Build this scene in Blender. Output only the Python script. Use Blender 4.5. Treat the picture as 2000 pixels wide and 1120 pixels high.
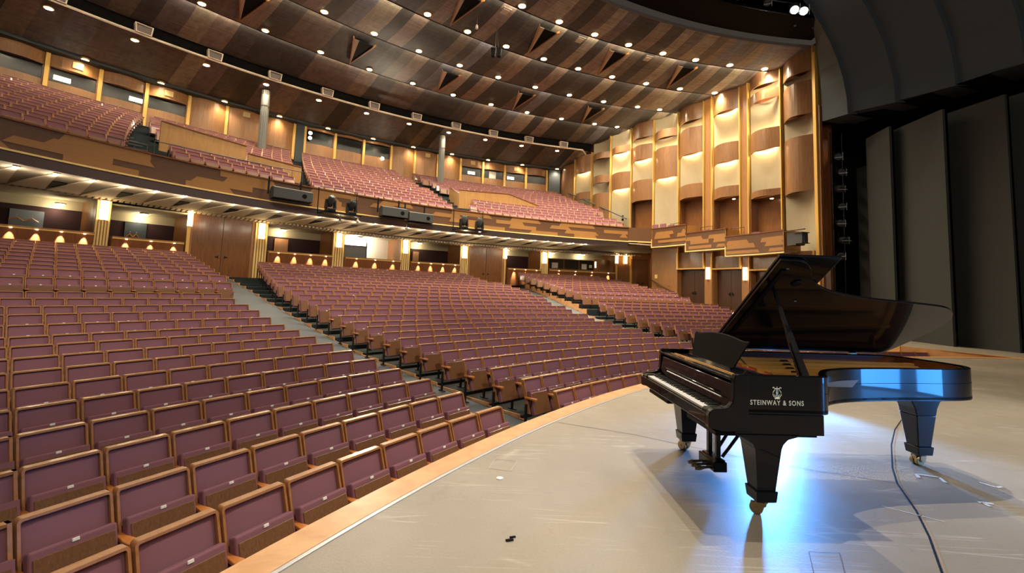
import bpy, math, random
from mathutils import Vector, Matrix
random.seed(7)
for o in list(bpy.data.objects): bpy.data.objects.remove(o)
SC = bpy.context.scene
COL = SC.collection
PI = math.pi
cos, sin = math.cos, math.sin

# ---------------------------------------------------------------- camera
H_CAM, PITCH, ROLL, F_PX = 1.6136, .0863, .0351, 880.0
cam_d = bpy.data.cameras.new('camera'); cam = bpy.data.objects.new('camera', cam_d); COL.objects.link(cam)
fw = Vector((0, cos(PITCH), sin(PITCH))); rt0 = Vector((1, 0, 0)); up0 = rt0.cross(fw)
rt = cos(ROLL)*rt0 + sin(ROLL)*up0; up = -sin(ROLL)*rt0 + cos(ROLL)*up0
M = Matrix((rt, up, -fw)).transposed().to_4x4(); M.translation = Vector((0, 0, H_CAM))
cam.matrix_world = M
cam_d.sensor_fit = 'HORIZONTAL'; cam_d.sensor_width = 36; cam_d.lens = 36*F_PX/2000
cam_d.shift_y = -71.2/2000; cam_d.clip_start = .05; cam_d.clip_end = 300
SC.camera = cam

# ---------------------------------------------------------------- world, exposure
w = bpy.data.worlds.new('dim_hall'); SC.world = w; w.use_nodes = True
w.node_tree.nodes['Background'].inputs[0].default_value = (1.0, .86, .68, 1)
w.node_tree.nodes['Background'].inputs[1].default_value = .04
SC.view_settings.view_transform = 'Standard'; SC.view_settings.look = 'None'
SC.view_settings.exposure = 0.18; SC.view_settings.gamma = 1.0; SC.view_settings.use_curve_mapping = False
try:
    SC.cycles.use_light_tree = True
    SC.cycles.max_bounces = 6; SC.cycles.diffuse_bounces = 3; SC.cycles.glossy_bounces = 3
    SC.cycles.sample_clamp_indirect = 4.0; SC.cycles.sample_clamp_direct = 0.0
    SC.cycles.use_denoising = True
    SC.cycles.caustics_reflective = False
except Exception: pass

# ---------------------------------------------------------------- hall polar frame: rows are arcs round C, axis at angle 2.2
CX, CY = 17.093, -6.252
AX = 2.2
def PT(R, a, z=0.0): return Vector((CX + R*cos(a), CY + R*sin(a), z))
# side wall line (hall's left side), s measured from the proscenium post
WP = [Vector(p) for p in ((15.38,22.4),(14.73,24.86),(13.45,27.7),(11.7,31.46),(9.3,35.22),(6.86,38.8),(5.61,41.08),(4.71,43.64))]
CUM = [0.0]
for i in range(len(WP)-1): CUM.append(CUM[-1] + (WP[i+1]-WP[i]).length)
def wall_nt(i):
    t = (WP[min(i+1, len(WP)-1)] - WP[max(i-1, 0)]).normalized()
    return Vector((-t.y, t.x)), t
def WS(s, z=0.0, d=0.0):
    i = 0
    while i < len(WP)-2 and s > CUM[i+1]: i += 1
    k = (s - CUM[i])/(CUM[i+1]-CUM[i]); p = WP[i].lerp(WP[i+1], k)
    n = (wall_nt(i)[0].lerp(wall_nt(i+1)[0], max(0, min(1, k)))).normalized()
    q = p + n*d
    return Vector((q.x, q.y, z))
def wall_a(R):                                # angle at which radius R meets the side wall
    best = None
    for j in range(0, 500):
        s = -1 + j*.055; p = WS(s); r = math.hypot(p.x-CX, p.y-CY)
        if best is None or abs(r-R) < best[0]: best = (abs(r-R), math.atan2(p.y-CY, p.x-CX))
    return best[1]

# ---------------------------------------------------------------- tagging
def tag(o, label=None, cat=None, group=None, kind=None):
    if label: o['label'] = label
    if cat: o['category'] = cat
    if group: o['group'] = group
    if kind: o['kind'] = kind
    return o
def empty(name, loc=(0,0,0), rotz=0.0):
    o = bpy.data.objects.new(name, None); COL.objects.link(o); o.location = loc; o.rotation_euler = (0,0,rotz)
    o.empty_display_size = .1
    return o
def copy_tree(o, parent=None):
    c = o.copy(); COL.objects.link(c); c.parent = parent
    for ch in list(o.children): copy_tree(ch, c)
    return c

# ---------------------------------------------------------------- mesh builder
class MB:
    def __init__(s): s.v=[]; s.f=[]; s.m=[]; s.uv=[]; s.mats=[]; s.cur=0; s.X=None
    def mat(s, m):
        if m not in s.mats: s.mats.append(m)
        s.cur = s.mats.index(m); return s
    def xf(s, M=None): s.X = M; return s
    def vert(s, p):
        p = Vector(p)
        if s.X is not None: p = s.X @ p
        s.v.append(p[:]); return len(s.v)-1
    def face(s, idx, uv=None): s.f.append(idx); s.m.append(s.cur); s.uv.append(uv)
    def quad(s, a, b, c, d, uv=None):
        i = [s.vert(p) for p in (a,b,c,d)]; s.face(i, uv)
    def poly(s, pts, uv=None): s.face([s.vert(p) for p in pts], uv)
    def box(s, c, d, rot=None):
        c = Vector(c); hx,hy,hz = d[0]/2,d[1]/2,d[2]/2
        P = [Vector((x,y,z)) for z in (-hz,hz) for y in (-hy,hy) for x in (-hx,hx)]
        if rot is not None: P = [rot @ p for p in P]
        i = [s.vert(c+p) for p in P]
        for q in ((0,2,3,1),(4,5,7,6),(0,1,5,4),(2,6,7,3),(0,4,6,2),(1,3,7,5)): s.face([i[k] for k in q])
        return s
    def taper(s, c0, d0, c1, d1):               # frustum from rectangle d0 at c0 to d1 at c1
        i=[]
        for c,d in ((c0,d0),(c1,d1)):
            for x,y in ((-1,-1),(1,-1),(1,1),(-1,1)): i.append(s.vert((c[0]+x*d[0]/2, c[1]+y*d[1]/2, c[2])))
        s.face([i[3],i[2],i[1],i[0]]); s.face(i[4:8])
        for k in range(4): s.face([i[k], i[(k+1)%4], i[4+(k+1)%4], i[4+k]])
        return s
    def prism(s, pts, off):                    # planar polygon pushed by vector
        off = Vector(off); n=len(pts)
        a=[s.vert(p) for p in pts]; b=[s.vert(Vector(p)+off) for p in pts]
        s.face(a[::-1]); s.face(b)
        for k in range(n): s.face([a[k],a[(k+1)%n],b[(k+1)%n],b[k]])
        return s
    def tube(s, pts, r, n=8, cap=True):
        rings=[]; pts=[Vector(p) for p in pts]
        rr = r if isinstance(r,(list,tuple)) else [r]*len(pts)
        for k,p in enumerate(pts):
            t = (pts[min(k+1,len(pts)-1)]-pts[max(k-1,0)]).normalized()
            u = t.cross(Vector((0,0,1)))
            if u.length < 1e-3: u = t.cross(Vector((0,1,0)))
            u.normalize(); v = t.cross(u)
            rings.append([s.vert(p+u*cos(2*PI*j/n)*rr[k]+v*sin(2*PI*j/n)*rr[k]) for j in range(n)])
        for a,b in zip(rings,rings[1:]):
            for j in range(n): s.face([a[j],a[(j+1)%n],b[(j+1)%n],b[j]])
        if cap: s.face(rings[0][::-1]); s.face(rings[-1])
        return s
    def lathe(s, prof, n=16, c=(0,0,0), axis='z'):
        rings=[]
        for r,h in prof:
            ring=[]
            for j in range(n):
                x,y=r*cos(2*PI*j/n), r*sin(2*PI*j/n)
                p = (x,y,h) if axis=='z' else ((h,x,y) if axis=='x' else (x,h,y))
                ring.append(s.vert(Vector(c)+Vector(p)))
            rings.append(ring)
        for a,b in zip(rings,rings[1:]):
            for j in range(n): s.face([a[j],a[(j+1)%n],b[(j+1)%n],b[j]])
        s.face(rings[0][::-1]); s.face(rings[-1]); return s
    def sweep(s, prof, a0, a1, n, closed=True, caps=True, zf=None, us=1.0):
        """profile [(R,z)] carried round the hall centre from angle a0 to a1"""
        rings=[]; L=[0.0]
        for p,q in zip(prof,prof[1:]): L.append(L[-1]+math.hypot(q[0]-p[0],q[1]-p[1]))
        for k in range(n+1):
            a=a0+(a1-a0)*k/n; dz = zf(a) if zf else 0
            rings.append([s.vert(PT(R,a,z+dz)) for R,z in prof])
        m=len(prof)
        for k in range(n):
            ua=(a0+(a1-a0)*k/n)*us; ub=(a0+(a1-a0)*(k+1)/n)*us
            for j in range(m if closed else m-1):
                j2=(j+1)%m; la=L[j]; lb=L[j2] if j2 else L[j]+.1
                s.face([rings[k][j],rings[k+1][j],rings[k+1][j2],rings[k][j2]], [(ua,la),(ub,la),(ub,lb),(ua,lb)])
        if closed and caps: s.face(rings[0][:]); s.face(rings[-1][::-1])
        return s
    def build(s, name, mat=None, parent=None, smooth=False, loc=None, angle=None):
        me=bpy.data.meshes.new(name); me.from_pydata(s.v,[],s.f)
        for m in (s.mats or [mat]): me.materials.append(m)
        if s.mats: me.polygons.foreach_set('material_index', s.m)
        if any(u for u in s.uv):
            lay=me.uv_layers.new(name='UVMap'); k=0
            for p,u in zip(me.polygons,s.uv):
                for j,li in enumerate(p.loop_indices):
                    lay.data[li].uv = u[j] if u else (0,0)
        if smooth: me.polygons.foreach_set('use_smooth',[True]*len(me.polygons))
        me.update()
        o=bpy.data.objects.new(name,me); COL.objects.link(o)
        if parent is not None: o.parent=parent
        if loc is not None: o.location=loc
        if smooth and angle:
            me.set_sharp_from_angle(angle=angle)
        return o
def struct(name, mb, mat=None, **k):
    o=mb.build(name,mat,**k); o['kind']='structure'; return o
def bevel(o, wd=.004, seg=2):
    m=o.modifiers.new('bevel','BEVEL'); m.width=wd; m.segments=seg; m.limit_method='ANGLE'; return o

# ---------------------------------------------------------------- materials
MT={}
def nm(name):
    m=bpy.data.materials.new(name); m.use_nodes=True; nt=m.node_tree
    return m, nt, nt.nodes['Principled BSDF']
def rgb(c): return (c[0],c[1],c[2],1)
def plain(name, col, rough=.5, metal=0.0, spec=.5, coat=0.0, var=0.0, scale=20.0, bump=0.0):
    m,nt,b=nm(name); b.inputs['Base Color'].default_value=rgb(col); b.inputs['Roughness'].default_value=rough
    b.inputs['Metallic'].default_value=metal; b.inputs['Specular IOR Level'].default_value=spec
    if coat: b.inputs['Coat Weight'].default_value=coat; b.inputs['Coat Roughness'].default_value=.04
    if var or bump:
        tc=nt.nodes.new('ShaderNodeTexCoord'); n=nt.nodes.new('ShaderNodeTexNoise'); n.inputs['Scale'].default_value=scale; n.inputs['Detail'].default_value=5
        nt.links.new(tc.outputs['Object'],n.inputs['Vector'])
        if var:
            r=nt.nodes.new('ShaderNodeMapRange'); r.inputs[3].default_value=1-var; r.inputs[4].default_value=1+var
            mx=nt.nodes.new('ShaderNodeMix'); mx.data_type='RGBA'; mx.blend_type='MULTIPLY'; mx.inputs[0].default_value=1
            nt.links.new(n.outputs[0],r.inputs[0]); mx.inputs[6].default_value=rgb(col); nt.links.new(r.outputs[0],mx.inputs[7]); nt.links.new(mx.outputs[2],b.inputs['Base Color'])
        if bump:
            bp=nt.nodes.new('ShaderNodeBump'); bp.inputs['Strength'].default_value=bump; nt.links.new(n.outputs[0],bp.inputs['Height']); nt.links.new(bp.outputs[0],b.inputs['Normal'])
    MT[name]=m; return m
def wood(name, c1, c2, rough=.35, scale=3.0, stretch=(6,6,.5), coat=.2, coord='Object'):
    m,nt,b=nm(name)
    tc=nt.nodes.new('ShaderNodeTexCoord'); mp=nt.nodes.new('ShaderNodeMapping'); mp.inputs['Scale'].default_value=stretch
    n=nt.nodes.new('ShaderNodeTexNoise'); n.inputs['Scale'].default_value=scale; n.inputs['Detail'].default_value=8; n.inputs['Roughness'].default_value=.6; n.inputs['Distortion'].default_value=.6
    n2=nt.nodes.new('ShaderNodeTexNoise'); n2.inputs['Scale'].default_value=.35; n2.inputs['Detail'].default_value=2
    cr=nt.nodes.new('ShaderNodeValToRGB'); cr.color_ramp.elements[0].position=.3; cr.color_ramp.elements[1].position=.72
    cr.color_ramp.elements[0].color=rgb(c1); cr.color_ramp.elements[1].color=rgb(c2)
    mx=nt.nodes.new('ShaderNodeMath'); mx.operation='MULTIPLY_ADD'; mx.inputs[1].default_value=.75
    ml=nt.nodes.new('ShaderNodeMath'); ml.operation='MULTIPLY'; ml.inputs[1].default_value=.25
    nt.links.new(tc.outputs[coord],mp.inputs[0]); nt.links.new(mp.outputs[0],n.inputs['Vector']); nt.links.new(tc.outputs[coord],n2.inputs['Vector'])
    nt.links.new(n2.outputs[0],ml.inputs[0]); nt.links.new(n.outputs[0],mx.inputs[0]); nt.links.new(ml.outputs[0],mx.inputs[2]); nt.links.new(mx.outputs[0],cr.inputs[0])
    nt.links.new(cr.outputs[0],b.inputs['Base Color']); b.inputs['Roughness'].default_value=rough; b.inputs['Coat Weight'].default_value=coat; b.inputs['Coat Roughness'].default_value=.15
    MT[name]=m; return m
def emit(name, col, st):
    m=bpy.data.materials.new(name); m.use_nodes=True; nt=m.node_tree; nt.nodes.clear()
    o=nt.nodes.new('ShaderNodeOutputMaterial'); e=nt.nodes.new('ShaderNodeEmission'); e.inputs[0].default_value=rgb(col); e.inputs[1].default_value=st
    nt.links.new(e.outputs[0],o.inputs[0]); MT[name]=m; return m

wood('walnut', (.13,.042,.014), (.27,.10,.035), .32)
wood('honey_wood', (.27,.118,.036), (.43,.205,.068), .38, coat=.25)
wood('oak_light', (.33,.165,.05), (.46,.25,.08), .45, 2.0, (4,4,.6))
wood('fascia_light', (.29,.135,.038), (.37,.18,.052), .45, 4.0, (1,1,8), .1)
wood('fascia_dark', (.095,.043,.018), (.135,.062,.026), .45, 4.0, (1,1,8), .1)
wood('red_brown_wood', (.14,.052,.016), (.29,.12,.035), .30, 3.0, (6,6,.5), .35)
wood('dark_door', (.045,.018,.010), (.095,.04,.02), .4)
wood('seat_wood', (.30,.125,.04), (.48,.22,.08), .35, 6.0, (3,3,3), .3)
wood('seat_panel_wood', (.12,.052,.022), (.25,.115,.048), .42, 9.0, (10,10,1.2), .9)
wood('edge_oak', (.55,.25,.08), (.78,.42,.17), .38, 2.0, (2.5,2.5,2.5), .3)
wood('arm_wood', (.50,.16,.03), (.66,.24,.05), .3, 5.0, (3,3,3), .5)
plain('mauve_cloth', (.235,.105,.125), .92, var=.10, scale=220, bump=.15, spec=.15)
wood('panel_wood', (.185,.085,.034), (.31,.155,.062), .34, coat=.3)
plain('cream_cloth', (.40,.335,.22), .9, var=.07, scale=3.0, spec=.1)
plain('white_plate', (.82,.80,.74), .35)
plain('black_metal', (.015,.015,.016), .35, .5)
plain('black_matt', (.006,.006,.006), .85, spec=.1)
plain('fixture_grey', (.055,.06,.06), .5)
plain('gold_trim', (.80,.50,.13), .42, .35)
plain('pale_gold', (.90,.66,.25), .5, .1)
plain('brass', (.50,.36,.19), .32, 1.0)
plain('carpet_grey', (.125,.135,.14), .95, var=.14, scale=1.2, spec=.1)
plain('carpet_dark', (.016,.024,.026), .95, var=.1, scale=5)
plain('maroon', (.030,.008,.010), .85)
plain('box_ceiling', (.46,.40,.26), .85)
plain('soffit_cream', (.52,.43,.31), .8, var=.03, scale=.6)
plain('soffit_tan', (.27,.225,.165), .8)  # balcony soffit, darkened as shade between the painted light fans
plain('soffit_grey', (.20,.165,.15), .8)
plain('grey_wall', (.075,.09,.095), .8)
plain('column_grey', (.17,.165,.15), .5, .1)
plain('portal_grey', (.045,.060,.070), .75, var=.10, scale=.8)
plain('panel_black', (.027,.028,.024), .8, var=.10, scale=.9)
plain('pipe_white', (.72,.60,.45), .5)
plain('glass_dark', (.012,.016,.016), .16, 0, .4)
plain('white_wall', (.80,.78,.72), .7)
plain('steel', (.45,.46,.48), .35, .9)
m,nt,b=nm('piano_black'); b.inputs['Base Color'].default_value=(.004,.004,.005,1); b.inputs['Roughness'].default_value=.22; b.inputs['Coat Weight'].default_value=.45; b.inputs['Coat Roughness'].default_value=.03; b.inputs['Specular IOR Level'].default_value=.12; MT['piano_black']=m
plain('piano_satin', (.004,.004,.005), .45, spec=.12)
plain('seam_brown', (.10,.06,.035), .7)
plain('channel_edge', (.30,.20,.12), .5)
plain('desk_black', (.006,.0055,.005), .75, spec=.06)
plain('ivory', (.86,.84,.78), .25, coat=.4)
plain('ebony', (.010,.010,.011), .3)
plain('iron_gold', (.72,.38,.085), .32, .55)
wood('rim_mahogany', (.20,.062,.022), (.27,.09,.032), .35, 3, (1,1,6))
plain('felt_red', (.35,.02,.02), .9)
plain('logo_gold', (.85,.86,.62), .35, .2)
emit('lamp_warm', (1.0,.80,.50), 60.0)
emit('lamp_sconce', (1.0,.72,.36), 16.0)
emit('lamp_soft', (1.0,.84,.58), 11.0)
emit('lamp_white', (1.0,.96,.88), 60.0)
emit('lamp_cove', (1.0,.84,.60), 60.0)
emit('screen_white', (1.0,.95,.82), 2.2)
emit('window_lamp', (1.0,.90,.62), 7.0)
emit('spot_star', (1.0,.86,.60), 90.0)
emit('lamp_blue', (.25,.55,1.0), 12.0)

# ================================================================ materials of the big surfaces
def ceiling_mat(name, off):
    m,nt,b=nm(name); N=nt.nodes.new; L=nt.links.new
    uv=N('ShaderNodeUVMap'); uv.uv_map='UVMap'; sp=N('ShaderNodeSeparateXYZ'); L(uv.outputs[0],sp.inputs[0])
    ma=N('ShaderNodeMath'); ma.operation='MULTIPLY_ADD'; ma.inputs[1].default_value=44; ma.inputs[2].default_value=off; L(sp.outputs[0],ma.inputs[0])
    vo=N('ShaderNodeTexVoronoi'); vo.voronoi_dimensions='1D'; vo.inputs['Scale'].default_value=1; vo.inputs['Randomness'].default_value=.85; L(ma.outputs[0],vo.inputs['W'])
    s2=N('ShaderNodeSeparateColor'); L(vo.outputs['Color'],s2.inputs[0])
    cr=N('ShaderNodeValToRGB'); cr.color_ramp.interpolation='CONSTANT'
    pal=[(0,(.055,.053,.050)),(.14,(.155,.130,.105)),(.28,(.080,.076,.072)),(.42,(.33,.29,.225)),(.54,(.165,.140,.140)),(.66,(.058,.056,.054)),(.76,(.25,.20,.165)),(.87,(.175,.18,.21))]
    e=cr.color_ramp.elements; e[0].position=0; e[0].color=rgb(pal[0][1]); e[1].position=pal[1][0]; e[1].color=rgb(pal[1][1])
    for p,c in pal[2:]: x=e.new(p); x.color=rgb(c)
    L(s2.outputs[0],cr.inputs[0])
    mp=N('ShaderNodeMapping'); mp.inputs['Scale'].default_value=(150,1.2,1); L(uv.outputs[0],mp.inputs[0])
    n=N('ShaderNodeTexNoise'); n.inputs['Scale'].default_value=1; n.inputs['Detail'].default_value=6; n.inputs['Roughness'].default_value=.65; L(mp.outputs[0],n.inputs['Vector'])
    mp2=N('ShaderNodeMapping'); mp2.inputs['Scale'].default_value=(30,14,1); L(uv.outputs[0],mp2.inputs[0])
    n2=N('ShaderNodeTexNoise'); n2.inputs['Scale'].default_value=1; n2.inputs['Detail'].default_value=4; L(mp2.outputs[0],n2.inputs['Vector'])
    ad=N('ShaderNodeMath'); ad.operation='ADD'; L(n.outputs[0],ad.inputs[0]); L(n2.outputs[0],ad.inputs[1])
    mr=N('ShaderNodeMapRange'); mr.inputs[1].default_value=.6; mr.inputs[2].default_value=1.4; mr.inputs[3].default_value=.45; mr.inputs[4].default_value=1.6; L(ad.outputs[0],mr.inputs[0])
    mx=N('ShaderNodeMix'); mx.data_type='RGBA'; mx.blend_type='MULTIPLY'; mx.inputs[0].default_value=1; L(cr.outputs[0],mx.inputs[6]); L(mr.outputs[0],mx.inputs[7])
    L(mx.outputs[2],b.inputs['Base Color']); b.inputs['Roughness'].default_value=.6; b.inputs['Specular IOR Level'].default_value=.3
    MT[name]=m; return m
def stage_mat():
    m,nt,b=nm('stage_floor'); N=nt.nodes.new; L=nt.links.new
    tc=N('ShaderNodeTexCoord')
    def noise(sc,det=6,dist=0,vec=None,rough=.6):
        n=N('ShaderNodeTexNoise'); n.inputs['Scale'].default_value=sc; n.inputs['Detail'].default_value=det; n.inputs['Distortion'].default_value=dist; n.inputs['Roughness'].default_value=rough
        L(vec or tc.outputs['Object'],n.inputs['Vector']); return n
    big=noise(.45,4); cr=N('ShaderNodeValToRGB'); cr.color_ramp.elements[0].position=.35; cr.color_ramp.elements[1].position=.65
    cr.color_ramp.elements[0].color=(.245,.205,.150,1); cr.color_ramp.elements[1].color=(.315,.268,.200,1); L(big.outputs[0],cr.inputs[0])
    cur=cr.outputs[0]
    def blend(fac,col,bl='MIX'):
        nonlocal cur
        mx=N('ShaderNodeMix'); mx.data_type='RGBA'; mx.blend_type=bl; L(fac,mx.inputs[0]); L(cur,mx.inputs[6])
        if isinstance(col,tuple): mx.inputs[7].default_value=rgb(col)
        else: L(col,mx.inputs[7])
        cur=mx.outputs[2]
    def ramp(src,a,b_,hi=1.0):
        r=N('ShaderNodeMapRange'); r.inputs[1].default_value=a; r.inputs[2].default_value=b_; r.inputs[3].default_value=0; r.inputs[4].default_value=hi; L(src,r.inputs[0]); return r.outputs[0]
    # rusty scuffs, dark stains, pale scratches
    sc=noise(2.6,8,1.2); blend(ramp(sc.outputs[0],.60,.72,.35),(.24,.15,.09))
    st=noise(7,8,.5); blend(ramp(st.outputs[0],.66,.76,.5),(.13,.115,.095))
    for k,(rz,sx) in enumerate(((.4,.35),(1.3,.3),(2.2,.4),(2.8,.28))):
        mp=N('ShaderNodeMapping'); mp.inputs['Rotation'].default_value=(0,0,rz); mp.inputs['Scale'].default_value=(sx,5,1); mp.inputs['Location'].default_value=(k*3.1,k,0); L(tc.outputs['Object'],mp.inputs[0])
        vo=N('ShaderNodeTexVoronoi'); vo.feature='DISTANCE_TO_EDGE'; vo.inputs['Scale'].default_value=.55; L(mp.outputs[0],vo.inputs['Vector'])
        dn=noise(1.7,3); inv=N('ShaderNodeMath'); inv.operation='MULTIPLY'; L(ramp(vo.outputs['Distance'],.012,.0,.5),inv.inputs[0]); L(ramp(dn.outputs[0],.50,.62),inv.inputs[1])
        blend(inv.outputs[0],(.50,.45,.37))
    fine=noise(60,6); mr=N('ShaderNodeMapRange'); mr.inputs[3].default_value=.82; mr.inputs[4].default_value=1.18; L(fine.outputs[0],mr.inputs[0])
    one=N('ShaderNodeValue'); one.outputs[0].default_value=1.0
    blend(one.outputs[0],mr.outputs[0],'MULTIPLY')
    L(cur,b.inputs['Base Color'])
    rr=N('ShaderNodeMapRange'); rr.inputs[3].default_value=.30; rr.inputs[4].default_value=.50; L(sc.outputs[0],rr.inputs[0]); L(rr.outputs[0],b.inputs['Roughness'])
    b.inputs['Specular IOR Level'].default_value=.5
    bp=N('ShaderNodeBump'); bp.inputs['Strength'].default_value=.12; bp.inputs['Distance'].default_value=.01; L(fine.outputs[0],bp.inputs['Height']); L(bp.outputs[0],b.inputs['Normal'])
    MT['stage_floor']=m
stage_mat()

# ================================================================ stage
mb=MB()
arc=[PT(20.38,a,0) for a in [3.5-(3.5-1.618)*k/90 for k in range(91)]]
pts=arc+[Vector((14.55,16.91,0)),Vector((14.3,19.2,0)),Vector((15.3,22.3,0)),Vector((24,30,0)),Vector((40,12,0)),Vector((40,-25,0)),Vector((-6,-25,0))]
mb.poly(pts[::-1])
struct('floor_stage',mb,MT['stage_floor'])
mb=MB(); mb.sweep([(20.37,.004),(20.405,.004),(20.405,-.05),(20.37,-.05)],1.62,3.3,120)
struct('trim_1',mb,MT['steel'])
mb=MB(); mb.sweep([(20.405,.006),(20.64,.006),(20.66,-.01),(20.66,-1.1),(20.405,-1.1)],1.618,3.3,120,us=20)
struct('trim_2',mb,MT['edge_oak'])
mb=MB()                                          # wooden face of the side platform
side=[PT(20.64,1.614,0),Vector((14.55,16.91,0)),Vector((14.3,19.2,0)),Vector((15.3,22.3,0))]
for p,q in zip(side,side[1:]):
    n=Vector((-(q-p).y,(q-p).x,0)).normalized()*.06
    mb.prism([p+Vector((0,0,.012)),q+Vector((0,0,.012)),q-Vector((0,0,1.2)),p-Vector((0,0,1.2))],n)
struct('trim_3',mb,MT['edge_oak'])
# seams, metal channel and floor marks
def ribbon(mb, pts, wd, z=.003):
    P=[Vector((x,y,z)) for x,y in pts]
    for k in range(len(P)-1):
        t=(P[k+1]-P[k]).normalized(); n=Vector((-t.y,t.x,0))*wd/2
        mb.quad(P[k]-n,P[k+1]-n,P[k+1]+n,P[k]+n)
mb=MB(); ribbon(mb,[(.64,5.691),(1.48,5.315),(1.94,5.0),(2.585,4.579),(3.518,4.188)],.008); struct('floor_seam',mb,MT['seam_brown'])
curve=[(7.6,7.9),(6.125,7.028),(4.95,5.894),(4.379,5.27),(3.79,4.559),(3.518,4.188),(3.213,3.654),(2.962,3.276),(2.657,2.864),(2.3,2.3),(1.9,1.5)]
mb=MB(); ribbon(mb,curve,.013,.003); struct('floor_channel',mb,MT['black_matt'])
mb=MB(); ribbon(mb,[(x+.012,y-.007) for x,y in curve],.009,.004); struct('floor_channel_edge',mb,MT['channel_edge'])
mb=MB(); mb.poly([(-.16,4.19,.002),(-.09,4.46,.002),(.15,4.37,.002),(.06,4.08,.002)]); 
def mark(name, segs, wd, mat, label, cat='tape mark'):
    mb=MB()
    for s_ in segs: ribbon(mb,s_,wd,.004)
    tag(mb.build(name,mat),label,cat)
T_=plain('tape_white',(.62,.58,.50),.6); T2=plain('tape_yellow',(.62,.58,.22),.6); plain('paint_scar',(.46,.41,.33),.7)
mark('tape_mark',[[(3.90,4.42),(3.84,4.33)],[(3.90,4.42),(4.06,4.36)],[(4.06,4.36),(4.0,4.24)]],.03,T_,'white bracket-shaped tape mark on the stage floor right of the tail leg')
mark('tape_mark',[[(4.34,4.27),(4.39,4.17)],[(4.39,4.17),(4.46,4.19)]],.025,T_,'small white angled tape mark nearest the right picture edge behind the bracket mark')
mark('tape_mark',[[(3.90,3.86),(4.0,3.83)],[(3.93,3.85),(3.92,3.78)]],.03,T_,'white T-shaped tape mark on the stage floor in front of the angled mark')
mark('tape_mark',[[(3.0,3.72),(3.28,3.50)]],.008,T_,'thin cream tape line beside the curved floor channel')
mark('tape_mark',[[(2.09,2.80),(2.16,2.755)]],.05,T2,'pale yellow tape scrap at the bottom edge of the stage floor')
mark('floor_hatch',[[(1.967,3.034),(1.843,2.80)],[(1.967,3.034),(2.164,3.034)],[(2.164,3.034),(2.04,2.82)]],.005,MT['seam_brown'],'small rectangular floor hatch cut into the stage below the piano','hatch')
mark('floor_hatch',[[(-.138,4.211),(-.086,4.436)],[(-.086,4.436),(.12,4.40)],[(.12,4.40),(.06,4.16)],[(.06,4.16),(-.138,4.211)]],.006,MT['paint_scar'],'worn rectangular hatch in the stage floor near its curved wooden edge','hatch')
mb=MB(); mb.lathe([(.03,.0),(.03,.004),(.001,.006)],12); o=mb.build('paper_scrap',MT['white_plate']); o.location=(-.036,4.0,.001); tag(o,'small white scrap on the bare stage floor left of the piano','scrap')
mb=MB(); mb.box((0,0,.004),(.05,.02,.006)); mb.box((.03,.03,.004),(.04,.012,.006)); o=mb.build('tape_scrap',MT['black_matt']); o.location=(.05,3.05,0); o.rotation_euler=(0,0,.3); tag(o,'black scrap of tape lying on the open stage floor','scrap')

# ================================================================ stalls floor
zM=[-.17,-.12,-.05,.01,.08,.147,.214,.286,.365,.435,.57,.72,.845,.99,1.125,1.28,1.434,1.572,1.715,1.87,2.02,2.17,2.31,2.46,2.60]
zS=zM[:15]+[1.483,1.735,1.86,1.995,2.141,2.292,2.432,2.581,2.723,2.863]
RK=lambda k: 21.75+.9*(k-1)
def tiers(zs, a0, a1, name, mat):
    mb=MB(); prof=[(20.66,-1.3),(20.66,zs[0]-.88)]
    for k in range(1,26):
        f=zs[k-1]-.88; r=RK(k)-.62
        if k>1: prof+= [(r,prof[-1][1]),(r,f)]
    prof+=[(46.5,prof[-1][1]),(46.5,-1.3)]
    mb.sweep(prof,a0,a1,24); return struct(name,mb,mat)
tiers(zM,2.017,2.392,'floor_stalls_middle',MT['carpet_dark'])
tiers(zS,2.463,2.86,'floor_stalls_left',MT['carpet_dark'])
tiers(zS,1.56,1.945,'floor_stalls_right',MT['carpet_dark'])
def aisle(a0,a1,name):
    mb=MB(); prof=[(20.66,-1.4),(20.66,-1.06)]
    for k in range(1,26): prof.append((RK(k)-.2, zM[k-1]-.90))
    prof+=[(46.5,zM[-1]-.86),(46.5,-1.4)]
    mb.sweep(prof,a0,a1,6); return struct(name,mb,MT['carpet_grey'])
aisle(2.3925,2.4625,'floor_aisle_left'); aisle(1.9455,2.0165,'floor_aisle_right')
# oak edging of the stepped rows beside the aisles
for (a,nmn) in ((2.3935,'trim_4'),(2.0155,'trim_5')):
    mb=MB()
    for k in range(1,26):
        f=zM[k-1]-.88; r0=RK(k)-.62; r1=RK(k)+.28
        zr0=zM[max(k-2,0)]-.95; zr1=f-.02
        p=[PT(r0,a,f+.03),PT(r1,a,f+.03),PT(r1,a,zr1-.05),PT(r0,a,zr0-.05)]
        mb.prism(p,(PT(30,a+.001,0)-PT(30,a,0)))
    struct(nmn,mb,MT['edge_oak'])
for (zs,a,nmn) in ((zS,2.4625,'trim_6'),(zS,1.9460,'trim_7')):
    mb=MB()
    for k in range(1,26):
        f=zs[k-1]-.88; r0=RK(k)-.62; r1=RK(k)+.28
        p=[PT(r0,a,f+.02),PT(r1,a,f+.02),PT(r1,a,f-.35),PT(r0,a,f-.35)]
        mb.prism(p,(PT(30,a+.001,0)-PT(30,a,0)))
    struct(nmn,mb,MT['edge_oak'])

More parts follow.
